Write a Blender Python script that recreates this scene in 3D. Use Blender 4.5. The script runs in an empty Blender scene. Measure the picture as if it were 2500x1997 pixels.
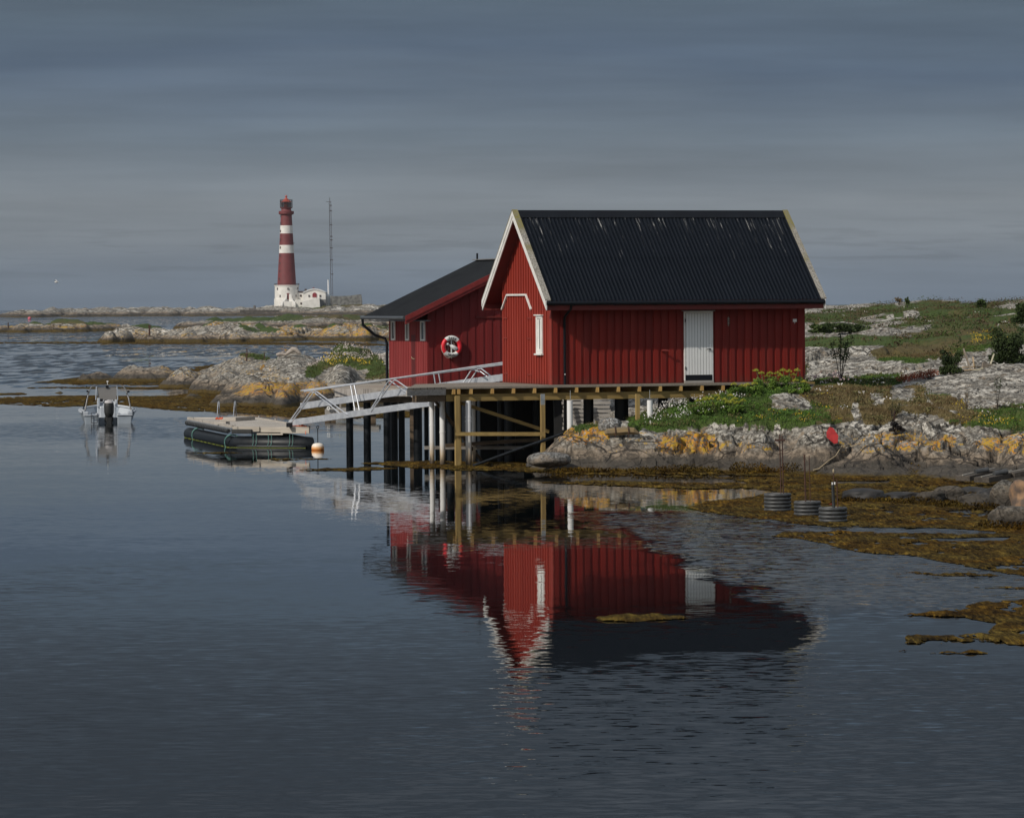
import bpy, bmesh, math, random
import numpy as np
from mathutils import Vector, Matrix
random.seed(7); rng = np.random.default_rng(11)
sc = bpy.context.scene
COL = sc.collection

# ------------------------------------------------------------------ camera
F = 9720.0; H = 4.85; ROLL = -0.0068; CX = 1250.0; CY = 737.7
cr, sr = math.cos(ROLL), math.sin(ROLL)
cd = bpy.data.cameras.new('camera'); cam = bpy.data.objects.new('camera', cd); COL.objects.link(cam)
cd.sensor_width = 36; cd.lens = F / 2500 * 36; cd.shift_y = -(998.5 - CY) / 2500
cd.clip_start = 0.5; cd.clip_end = 12000
cam.matrix_world = Matrix(((cr, -sr, 0, 0), (0, 0, -1, 0), (sr, cr, 0, H), (0, 0, 0, 1)))
sc.camera = cam
sc.view_settings.view_transform = 'Standard'; sc.view_settings.look = 'None'
sc.view_settings.exposure = 0.0; sc.view_settings.gamma = 1.0

# ------------------------------------------------------------------ sun, sky
SUN = Vector((-1.99, -1.74, 1.93)).normalized()
sl = bpy.data.lights.new('sun', 'SUN'); so = bpy.data.objects.new('sun', sl); COL.objects.link(so)
sl.energy = 3.1; sl.angle = math.radians(0.5); sl.color = (1.0, 0.93, 0.83)
so.rotation_euler = SUN.to_track_quat('Z', 'Y').to_euler()
so.location = (-60, 40, 60)

class NT:
    """tiny node-tree writer"""
    def __init__(s, tree): s.t = tree; s.n = tree.nodes; s.l = tree.links
    def node(s, kind, **kw):
        n = s.n.new(kind)
        for k, v in kw.items(): setattr(n, k, v)
        return n
    def put(s, sock, v):
        if isinstance(v, bpy.types.NodeSocket): s.l.new(v, sock)
        elif v is not None:
            if hasattr(sock, 'default_value'):
                try: sock.default_value = v
                except Exception: sock.default_value = (*v, 1.0) if len(v) == 3 else v
    def math(s, op, a, b=None, clamp=False):
        n = s.node('ShaderNodeMath', operation=op); n.use_clamp = clamp
        s.put(n.inputs[0], a)
        if b is not None: s.put(n.inputs[1], b)
        return n.outputs[0]
    def vmath(s, op, a, b=None, scale=None):
        n = s.node('ShaderNodeVectorMath', operation=op); s.put(n.inputs[0], a)
        if b is not None: s.put(n.inputs[1], b)
        if scale is not None: s.put(n.inputs['Scale'], scale)
        return n.outputs[0]
    def mix(s, f, a, b):
        n = s.node('ShaderNodeMix', data_type='RGBA'); s.put(n.inputs[0], f); s.put(n.inputs[6], a); s.put(n.inputs[7], b)
        return n.outputs[2]
    def noise(s, vec, scale, detail=4, rough=0.55, color=False, dist=0.0):
        n = s.node('ShaderNodeTexNoise'); s.put(n.inputs['Vector'], vec)
        n.inputs['Scale'].default_value = scale; n.inputs['Detail'].default_value = detail
        n.inputs['Roughness'].default_value = rough; n.inputs['Distortion'].default_value = dist
        return n.outputs['Color' if color else 'Fac']
    def ramp(s, f, stops, interp='LINEAR'):
        n = s.node('ShaderNodeValToRGB'); s.put(n.inputs[0], f); e = n.color_ramp.elements; n.color_ramp.interpolation = interp
        while len(e) < len(stops): e.new(0.5)
        for q, (p, c) in zip(e, stops):
            q.position = p; q.color = (*c, 1) if isinstance(c, tuple) else (c, c, c, 1)
        return n.outputs[0]
    def step(s, f, a, b):
        n = s.node('ShaderNodeMapRange'); n.interpolation_type = 'SMOOTHSTEP'; s.put(n.inputs[0], f)
        s.put(n.inputs[1], a); s.put(n.inputs[2], b); return n.outputs[0]
    def sep(s, v):
        n = s.node('ShaderNodeSeparateXYZ'); s.put(n.inputs[0], v); return n.outputs
    def comb(s, x, y, z):
        n = s.node('ShaderNodeCombineXYZ'); s.put(n.inputs[0], x); s.put(n.inputs[1], y); s.put(n.inputs[2], z); return n.outputs[0]

w = bpy.data.worlds.new('World'); sc.world = w; w.use_nodes = True
t = NT(w.node_tree); t.n.clear()
out = t.node('ShaderNodeOutputWorld'); bg = t.node('ShaderNodeBackground')
sky = t.node('ShaderNodeTexSky'); sky.sky_type = 'NISHITA'; sky.sun_disc = False
sky.sun_elevation = math.asin(SUN.z); sky.sun_rotation = math.atan2(SUN.x, SUN.y) % (2 * math.pi)
tc = t.node('ShaderNodeTexCoord'); d = tc.outputs['Generated']; dx, dy, dz = t.sep(d)
zq = t.math('MAXIMUM', dz, 0.0)
warp = t.noise(t.comb(t.math('MULTIPLY', dx, 5.0), 0.0, t.math('MULTIPLY', dz, 22.0)), 1.0, 3)
zw = t.math('ADD', zq, t.math('MULTIPLY', t.math('SUBTRACT', warp, 0.5), t.math('MULTIPLY', t.math('MINIMUM', zq, 0.06), 0.7)))
deck = t.ramp(t.math('MULTIPLY', zw, 4.0), [
    (0.0, (.150, .186, .234)), (.03, (.162, .196, .238)), (.06, (.196, .224, .252)), (.10, (.208, .236, .262)),
    (.17, (.148, .186, .226)), (.235, (.099, .137, .192)), (.29, (.100, .137, .180)), (.36, (.080, .103, .132)), (.52, (.066, .082, .104)), (.8, (.14, .165, .20)), (1.0, (.26, .29, .32))])
st = t.noise(t.comb(t.math('MULTIPLY', dx, 7.0), dy, t.math('MULTIPLY', t.math('ADD', dz, t.math('MULTIPLY', dx, 0.02)), 75.0)), 1.0, 6, 0.55)
st2 = t.noise(t.comb(t.math('MULTIPLY', dx, 14.0), t.math('ADD', dy, 4.0), t.math('MULTIPLY', dz, 260.0)), 1.0, 4, 0.5)
band = t.math('MULTIPLY', t.math('MULTIPLY', t.step(dz, .004, .011), t.step(dz, .026, .014)), t.step(t.noise(t.comb(t.math('MULTIPLY', dx, 26.0), 3.0, t.math('MULTIPLY', t.math('ADD', dz, t.math('MULTIPLY', dx, 0.01)), 420.0)), 1.0, 5, .6), .50, .60))
band = t.math('MULTIPLY', band, -0.13)
streak = t.math('ADD', band, t.math('ADD', t.math('MULTIPLY', t.math('SUBTRACT', st, 0.5), 0.66), t.math('MULTIPLY', t.math('SUBTRACT', st2, 0.5), 0.28)))
deck = t.vmath('SCALE', deck, scale=t.math('ADD', 1.0, streak))
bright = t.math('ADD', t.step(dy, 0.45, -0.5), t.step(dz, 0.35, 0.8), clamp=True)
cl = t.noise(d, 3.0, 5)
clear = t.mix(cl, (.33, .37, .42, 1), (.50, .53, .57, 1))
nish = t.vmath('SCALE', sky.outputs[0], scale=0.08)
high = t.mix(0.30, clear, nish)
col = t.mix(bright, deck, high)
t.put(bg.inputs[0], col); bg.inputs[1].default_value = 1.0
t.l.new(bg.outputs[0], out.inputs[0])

# ------------------------------------------------------------------ mapping helpers (photograph pixel + distance -> place)
def P(px, py, Y):
    u = (px - CX) / F; v = (CY - py) / F
    return Vector(((u * cr - v * sr) * Y, Y, H + (u * sr + v * cr) * Y))
def sea(px, py, z=0.0):
    u = (px - CX) / F; v = (CY - py) / F
    return P(px, py, (z - H) / (u * sr + v * cr))
def seaN(px, py, z=0.0):
    u = (px - CX) / F; v = (CY - py) / F
    Y = (z - H) / (u * sr + v * cr)
    return (u * cr - v * sr) * Y, Y
def projN(X, Y, Z):
    a = X / Y; b = (Z - H) / Y
    return CX + F * (a * cr + b * sr), CY - F * (-a * sr + b * cr)

# ------------------------------------------------------------------ numpy noise
def _h(ix, iy, s):
    n = (ix.astype(np.int64) * 374761393 + iy.astype(np.int64) * 668265263 + s * 974711) & 0x7fffffff
    n = ((n ^ (n >> 13)) * 1274126177) & 0x7fffffff
    return ((n ^ (n >> 16)) & 0xffff) / 65535.0
def vn(x, y, s=0):
    ix = np.floor(x); iy = np.floor(y); fx = x - ix; fy = y - iy
    fx = fx * fx * (3 - 2 * fx); fy = fy * fy * (3 - 2 * fy)
    a = _h(ix, iy, s); b = _h(ix + 1, iy, s); c = _h(ix, iy + 1, s); e = _h(ix + 1, iy + 1, s)
    return (a * (1 - fx) + b * fx) * (1 - fy) + (c * (1 - fx) + e * fx) * fy
def fbm(x, y, s=0, o=4):
    r = 0; a = 0.5; tt = 0
    for k in range(o):
        r = r + a * vn(x * 2 ** k + 17.3 * k, y * 2 ** k - 9.1 * k, s + k); tt += a; a *= 0.5
    return r / tt - 0.5
def voro(x, y, s=0):
    ix = np.floor(x); iy = np.floor(y); f1 = np.full(x.shape, 9.0); f2 = np.full(x.shape, 9.0); idn = np.zeros(x.shape)
    for i in (-1, 0, 1):
        for j in (-1, 0, 1):
            cx = ix + i; cy = iy + j
            px = cx + _h(cx, cy, s); py = cy + _h(cx, cy, s + 5)
            dd = np.sqrt((px - x) ** 2 + (py - y) ** 2)
            m = dd < f1
            f2 = np.where(m, f1, np.minimum(f2, dd)); idn = np.where(m, _h(cx, cy, s + 9), idn); f1 = np.where(m, dd, f1)
    return f1, f2, idn
def sstep(x, a, b):
    q = np.clip((x - a) / (b - a), 0, 1); return q * q * (3 - 2 * q)
def inpoly(px, py, poly):
    r = np.zeros(px.shape, bool); n = len(poly)
    for i in range(n):
        x0, y0 = poly[i]; x1, y1 = poly[(i + 1) % n]
        if y0 == y1: continue
        c = ((y0 > py) != (y1 > py)) & (px < (x1 - x0) * (py - y0) / (y1 - y0) + x0)
        r ^= c
    return r

# ------------------------------------------------------------------ objects
def tag(o, label=None, cat=None, group=None, kind=None):
    if label: o['label'] = label
    if cat: o['category'] = cat
    if group: o['group'] = group
    if kind: o['kind'] = kind
    return o
def empty(name, loc, rz=0.0, label=None, cat=None, group=None):
    o = bpy.data.objects.new(name, None); COL.objects.link(o)
    o.location = loc; o.rotation_euler = (0, 0, rz); o.empty_display_size = 0.2
    return tag(o, label, cat, group)
def npmesh(name, V, Fc, mat, parent=None, smooth=False, attrs=None):
    me = bpy.data.meshes.new(name); V = np.asarray(V, np.float32); Fc = np.asarray(Fc, np.int32)
    k = Fc.shape[1]; me.vertices.add(len(V)); me.vertices.foreach_set('co', V.ravel())
    me.loops.add(Fc.size); me.loops.foreach_set('vertex_index', Fc.ravel())
    me.polygons.add(len(Fc)); me.polygons.foreach_set('loop_start', np.arange(len(Fc), dtype=np.int32) * k)
    me.polygons.foreach_set('use_smooth', np.full(len(Fc), smooth))
    me.update(calc_edges=True); me.validate()
    for n, a in (attrs or {}).items():
        at = me.attributes.new(n, 'FLOAT', 'POINT'); at.data.foreach_set('value', np.asarray(a, np.float32).ravel())
    if mat: me.materials.append(mat)
    o = bpy.data.objects.new(name, me); COL.objects.link(o); o.parent = parent
    return o
class MB:
    def __init__(s): s.v = []; s.f = []
    def add(s, vs, fs):
        b = len(s.v); s.v += [tuple(q) for q in vs]; s.f += [tuple(i + b for i in q) for q in fs]; return s
    def hexa(s, p): return s.add(p, [(0, 3, 2, 1), (4, 5, 6, 7), (0, 1, 5, 4), (1, 2, 6, 5), (2, 3, 7, 6), (3, 0, 4, 7)])
    def box(s, x0, x1, y0, y1, z0, z1):
        return s.hexa([(x0, y0, z0), (x1, y0, z0), (x1, y1, z0), (x0, y1, z0), (x0, y0, z1), (x1, y0, z1), (x1, y1, z1), (x0, y1, z1)])
    def beam(s, a, b, w_, h_, up=(0, 0, 1)):
        a = Vector(a); b = Vector(b); dd = (b - a).normalized(); sd = dd.cross(Vector(up)).normalized(); u = sd.cross(dd).normalized()
        sd *= w_ / 2; u *= h_ / 2
        return s.hexa([a - sd - u, a + sd - u, b + sd - u, b - sd - u, a - sd + u, a + sd + u, b + sd + u, b - sd + u])
    def prism(s, poly, z0, z1):
        n = len(poly)
        return s.add([(x, y, z0) for x, y in poly] + [(x, y, z1) for x, y in poly],
                     [tuple(range(n))[::-1], tuple(range(n, 2 * n))] + [(i, (i + 1) % n, (i + 1) % n + n, i + n) for i in range(n)])
    def tube(s, path, r, n=8, closed=False, cap=True):
        pts = [Vector(q) for q in path]; m = len(pts); rs = r if isinstance(r, (list, tuple)) else [r] * m
        vs = []; fs = []; last = None
        for i, q in enumerate(pts):
            a = pts[(i - 1) % m] if (closed or i) else q; b = pts[(i + 1) % m] if (closed or i < m - 1) else q
            dd = (b - a).normalized()
            ref = last if last is not None and abs(last.dot(dd)) < 0.95 else (Vector((0, 0, 1)) if abs(dd.z) < 0.9 else Vector((1, 0, 0)))
            e1 = (ref - dd * ref.dot(dd)).normalized(); e2 = dd.cross(e1); last = e1
            for k in range(n):
                an = 2 * math.pi * k / n; vs.append(q + (e1 * math.cos(an) + e2 * math.sin(an)) * rs[i])
        for i in range(m if closed else m - 1):
            j = (i + 1) % m
            for k in range(n): fs.append((i * n + k, i * n + (k + 1) % n, j * n + (k + 1) % n, j * n + k))
        if not closed and cap: fs += [tuple(range(n))[::-1], tuple(range((m - 1) * n, m * n))]
        return s.add(vs, fs)
    def cyl(s, a, b, r, r2=None, n=14): return s.tube([a, b], [r, r if r2 is None else r2], n)
    def lathe(s, prof, c=(0, 0, 0), n=24, cap=True):
        vs = []; fs = []; m = len(prof)
        for r, z in prof:
            for k in range(n):
                an = 2 * math.pi * k / n; vs.append((c[0] + r * math.cos(an), c[1] + r * math.sin(an), c[2] + z))
        for i in range(m - 1):
            for k in range(n): fs.append((i * n + k, i * n + (k + 1) % n, (i + 1) * n + (k + 1) % n, (i + 1) * n + k))
        if cap: fs += [tuple(range(n))[::-1], tuple(range((m - 1) * n, m * n))]
        return s.add(vs, fs)
    def ball(s, c, r, n=14, m=9):
        if not isinstance(r, (tuple, list)): r = (r, r, r)
        vs = []; fs = []
        for i in range(m + 1):
            th = math.pi * (i + 0.001) / (m + 0.002)
            for k in range(n):
                an = 2 * math.pi * k / n
                vs.append((c[0] + r[0] * math.sin(th) * math.cos(an), c[1] + r[1] * math.sin(th) * math.sin(an), c[2] + r[2] * math.cos(th)))
        for i in range(m):
            for k in range(n): fs.append((i * n + k, (i + 1) * n + k, (i + 1) * n + (k + 1) % n, i * n + (k + 1) % n))
        fs += [tuple(range(n)), tuple(range(m * n, (m + 1) * n))[::-1]]
        return s.add(vs, fs)
    def build(s, name, mat, parent=None, smooth=False, bevel=0.0):
        me = bpy.data.meshes.new(name); me.from_pydata(s.v, [], s.f); 
        bm = bmesh.new(); bm.from_mesh(me); bmesh.ops.recalc_face_normals(bm, faces=bm.faces)
        if smooth:
            for q in bm.faces: q.smooth = len(q.verts) <= 4
            for e in bm.edges:
                if len(e.link_faces) == 2 and e.calc_face_angle(0) > 0.9: e.smooth = False
        bm.to_mesh(me); bm.free()
        me.materials.append(mat); o = bpy.data.objects.new(name, me); COL.objects.link(o); o.parent = parent
        if bevel:
            b = o.modifiers.new('bevel', 'BEVEL'); b.width = bevel; b.segments = 2; b.limit_method = 'ANGLE'
        return o

# ------------------------------------------------------------------ materials
def newmat(name):
    m = bpy.data.materials.new(name); m.use_nodes = True; tt = NT(m.node_tree); tt.n.clear()
    o = tt.node('ShaderNodeOutputMaterial'); b = tt.node('ShaderNodeBsdfPrincipled'); tt.l.new(b.outputs[0], o.inputs[0])
    return m, tt, b
def simple(name, c, c2=None, rough=0.6, metal=0.0, scale=6.0, stretch=(1, 1, 1), bump=0.0, detail=5, contrast=(0.35, 0.65), spec=0.5, emit=None):
    m, tt, b = newmat(name)
    pos = tt.node('ShaderNodeTexCoord').outputs['Object']
    v = tt.vmath('MULTIPLY', pos, stretch)
    f = tt.noise(v, scale, detail)
    if c2 is None: c2 = tuple(x * 0.75 for x in c)
    tt.put(b.inputs['Base Color'], tt.mix(tt.step(f, contrast[0], contrast[1]), (*c2, 1), (*c, 1)))
    tt.put(b.inputs['Roughness'], tt.math('ADD', rough - 0.08, tt.math('MULTIPLY', f, 0.16)))
    b.inputs['Metallic'].default_value = metal; b.inputs['Specular IOR Level'].default_value = spec
    if bump:
        n = tt.node('ShaderNodeBump'); n.inputs['Strength'].default_value = bump; n.inputs['Distance'].default_value = 0.01
        tt.put(n.inputs['Height'], f); tt.l.new(n.outputs[0], b.inputs['Normal'])
    return m
def boards(name, c, c2, pitch, axis, rough=0.65, stain=0.35, off=0.0):
    """painted planks: tone changes from plank to plank, faint vertical weathering"""
    m, tt, b = newmat(name)
    pos = tt.node('ShaderNodeTexCoord').outputs['Object']; s = tt.sep(pos)
    k = tt.math('FLOOR', tt.math('DIVIDE', tt.math('ADD', s[axis], off), pitch))
    wn = tt.node('ShaderNodeTexWhiteNoise', noise_dimensions='1D'); tt.put(wn.inputs['W'], k)
    f1 = tt.noise(tt.vmath('MULTIPLY', pos, (6, 6, 0.7)), 3.0, 5)
    f2 = tt.noise(tt.vmath('MULTIPLY', pos, (1, 1, .6)), 1.2, 4)
    f = tt.math('ADD', tt.math('MULTIPLY', wn.outputs[0], 0.45), tt.math('ADD', tt.math('MULTIPLY', f1, stain), tt.math('MULTIPLY', f2, 0.35)))
    colr = tt.mix(tt.step(f, 0.25, 0.95), (*c2, 1), (*c, 1))
    chip = tt.step(tt.noise(tt.vmath('MULTIPLY', pos, (9, 9, 1.6)), 4.0, 6, 0.7), 0.735, 0.76)
    colr = tt.mix(tt.math('MULTIPLY', chip, 0.5), colr, (.30, .22, .18, 1))
    zz = tt.math('ADD', s[2], tt.math('MULTIPLY', tt.math('SUBTRACT', f1, 0.5), -0.9))
    colr = tt.mix(tt.math('MULTIPLY', tt.step(zz, .22, -.05), .38), colr, (.075, .030, .020, 1))
    fade = tt.step(tt.noise(tt.vmath('MULTIPLY', pos, (2.5, 2.5, .35)), 1.3, 5, .6), .52, .70)
    colr = tt.mix(tt.math('MULTIPLY', fade, .28), colr, tt.vmath('ADD', tt.vmath('SCALE', colr, scale=1.15), (.03, .025, .02)))
    tt.put(b.inputs['Base Color'], colr); b.inputs['Roughness'].default_value = rough; b.inputs['Specular IOR Level'].default_value = 0.3
    return m
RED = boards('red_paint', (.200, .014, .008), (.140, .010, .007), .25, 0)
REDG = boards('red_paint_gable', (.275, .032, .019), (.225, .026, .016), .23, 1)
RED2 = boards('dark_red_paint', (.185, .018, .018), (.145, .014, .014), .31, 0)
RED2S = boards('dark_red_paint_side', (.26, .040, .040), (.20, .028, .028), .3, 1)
REDT = simple('red_trim', (.15, .013, .009), (.12, .011, .008), 0.6, scale=3)
WHITE = simple('white_paint', (.78, .77, .74), (.66, .65, .62), 0.45, scale=4, contrast=(.3, .7))
WHITEM = simple('white_mast_paint', (.78, .78, .78), (.7, .7, .7), 0.45)
BLACKM = simple('black_metal', (.008, .010, .014), (.006, .007, .010), 0.5, scale=2, spec=.18)
BLACKP = simple('black_plastic_pile', (.010, .013, .017), (.005, .007, .009), 0.45, scale=3, stretch=(3, 3, .4), spec=.3)
ALU = simple('aluminium', (.66, .68, .71), (.54, .56, .60), 0.42, 0.55, scale=5)
STEEL = simple('stainless_steel', (.75, .75, .75), (.6, .6, .6), 0.2, 0.9)
RUST = simple('rusty_iron', (.075, .030, .016), (.03, .014, .010), 0.8, scale=25)
GLASS = simple('window_glass', (.03, .035, .04), (.05, .055, .06), 0.08, scale=2)
ORANGE = simple('orange_plastic', (.75, .12, .03), (.6, .09, .02), 0.5)
BOATW = simple('white_gelcoat', (.46, .49, .52), (.38, .41, .45), 0.35, scale=2)
BOATG = simple('grey_gelcoat', (.31, .35, .39), (.26, .30, .34), 0.4, scale=2)
RUBBER = simple('black_rubber', (.020, .022, .022), (.011, .012, .012), 0.6, scale=9)
ROPE = simple('rope', (.42, .34, .22), (.28, .22, .14), 0.9, scale=40)
BARK = simple('bark', (.05, .035, .025), (.025, .02, .015), 0.9, scale=12)
def wood(name, c, c2, axis=0, rough=0.8, planks=None):
    m, tt, b = newmat(name); pos = tt.node('ShaderNodeTexCoord').outputs['Object']
    stt = [14.0, 14.0, 14.0]; stt[axis] = 0.8
    f = tt.noise(tt.vmath('MULTIPLY', pos, tuple(stt)), 1.6, 6, 0.6)
    g = tt.noise(pos, 0.9, 3)
    cc = tt.mix(tt.step(tt.math('ADD', tt.math('MULTIPLY', f, 0.6), tt.math('MULTIPLY', g, 0.4)), 0.36, 0.62), (*c2, 1), (*c, 1))
    if planks:
        s = tt.sep(pos); q = tt.math('DIVIDE', s[planks[0]], planks[1]); k = tt.math('FLOOR', q)
        wn = tt.node('ShaderNodeTexWhiteNoise', noise_dimensions='1D'); tt.put(wn.inputs['W'], k)
        cc = tt.mix(tt.math('MULTIPLY', wn.outputs[0], 0.3), cc, (*c2, 1))
        gap = tt.math('LESS_THAN', tt.math('SUBTRACT', q, k), 0.07); cc = tt.mix(gap, cc, (.02, .018, .015, 1))
    tt.put(b.inputs['Base Color'], cc); b.inputs['Roughness'].default_value = rough; b.inputs['Specular IOR Level'].default_value = 0.25
    n = tt.node('ShaderNodeBump'); n.inputs['Strength'].default_value = 0.4; n.inputs['Distance'].default_value = 0.005
    tt.put(n.inputs['Height'], f); tt.l.new(n.outputs[0], b.inputs['Normal'])
    return m
NEWWOOD = wood('treated_pine', (.30, .21, .075), (.20, .135, .05), 0)
NEWWOODV = wood('treated_pine_post', (.34, .24, .09), (.22, .15, .06), 2)
ENDWOOD = wood('cut_pine_end', (.55, .35, .12), (.40, .22, .07), 2)
GREYWOOD = wood('weathered_wood', (.36, .34, .31), (.20, .18, .16), 0)
GREYWOODV = wood('weathered_wood_upright', (.40, .37, .34), (.16, .14, .125), 2)
DECKW = wood('deck_planks', (.27, .235, .19), (.17, .15, .125), 1, planks=(1, .12))
RAFTW = wood('raft_planks', (.50, .46, .41), (.36, .325, .28), 0, planks=(1, .13))
OLDWOOD = wood('old_brown_timber', (.14, .10, .065), (.06, .045, .03), 0)
SCRAPW = wood('scrap_timber', (.50, .36, .20), (.30, .24, .17), 0)
def pilewhite():
    m, tt, b = newmat('white_pile_paint'); pos = tt.node('ShaderNodeNewGeometry').outputs['Position']; z = tt.sep(pos)[2]
    n = tt.noise(tt.vmath('MULTIPLY', pos, (5, 5, 1.2)), 2.0, 5)
    zz = tt.math('ADD', z, tt.math('MULTIPLY', tt.math('SUBTRACT', n, 0.5), 0.5))
    c = tt.ramp(tt.math('MULTIPLY', zz, 0.5), [(0.0, (.03, .022, .015)), (.06, (.11, .08, .05)), (.16, (.42, .33, .22)), (.33, (.66, .64, .60)), (.6, (.74, .74, .73))])
    tt.put(b.inputs['Base Color'], c); b.inputs['Roughness'].default_value = 0.5
    return m
PILEW = pilewhite()
def hutroof():
    m, tt, b = newmat('black_roof_sheet'); pos = tt.node('ShaderNodeTexCoord').outputs['Object']; x, y, z = tt.sep(pos)
    # droppings run down from the ridge
    v = tt.comb(tt.math('MULTIPLY', x, 22.0), tt.math('MULTIPLY', z, 1.1), 0.0)
    s = tt.noise(v, 1.0, 6, 0.72)
    big = tt.noise(tt.comb(x, tt.math('MULTIPLY', z, 0.35), 3.0), 0.9, 3)
    up = tt.step(z, 2.6, 5.2)
    th = tt.math('SUBTRACT', 0.80, tt.math('ADD', tt.math('MULTIPLY', up, 0.15), tt.math('MULTIPLY', big, 0.16)))
    str_ = tt.step(s, th, tt.math('ADD', th, 0.05))
    sp = tt.noise(pos, 14.0, 4, 0.7); spk = tt.step(sp, 0.70, 0.73)
    wht = tt.math('MULTIPLY', tt.math('MAXIMUM', str_, tt.math('MULTIPLY', spk, 0.5)), 0.42)
    base = tt.mix(tt.noise(pos, 1.5, 4), (.005, .007, .011, 1), (.009, .012, .018, 1))
    tt.put(b.inputs['Base Color'], tt.mix(wht, base, (.5, .5, .48, 1)))
    b.inputs['Roughness'].default_value = 0.6; b.inputs['Specular IOR Level'].default_value = 0.06
    return m
ROOF = hutroof()
ROOF2 = simple('grey_black_roof', (.016, .018, .020), (.011, .012, .014), 0.6, scale=2, spec=.12)
def mossy():
    m, tt, b = newmat('mossy_board'); pos = tt.node('ShaderNodeTexCoord').outputs['Object']; x, y, z = tt.sep(pos)
    f = tt.noise(pos, 22.0, 5, 0.7); g = tt.noise(pos, 1.3, 3)
    cc = tt.mix(tt.step(f, 0.4, 0.6), (.16, .145, .12, 1), (.36, .34, .30, 1))
    mo = tt.math('MULTIPLY', tt.step(tt.math('ADD', tt.math('MULTIPLY', g, 1.6), tt.math('MULTIPLY', z, 0.25)), 1.75, 2.1), tt.step(f, 0.4, 0.55))
    tt.put(b.inputs['Base Color'], tt.mix(mo, cc, (.19, .165, .04, 1))); b.inputs['Roughness'].default_value = 0.9
    return m
MOSS = mossy()

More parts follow.
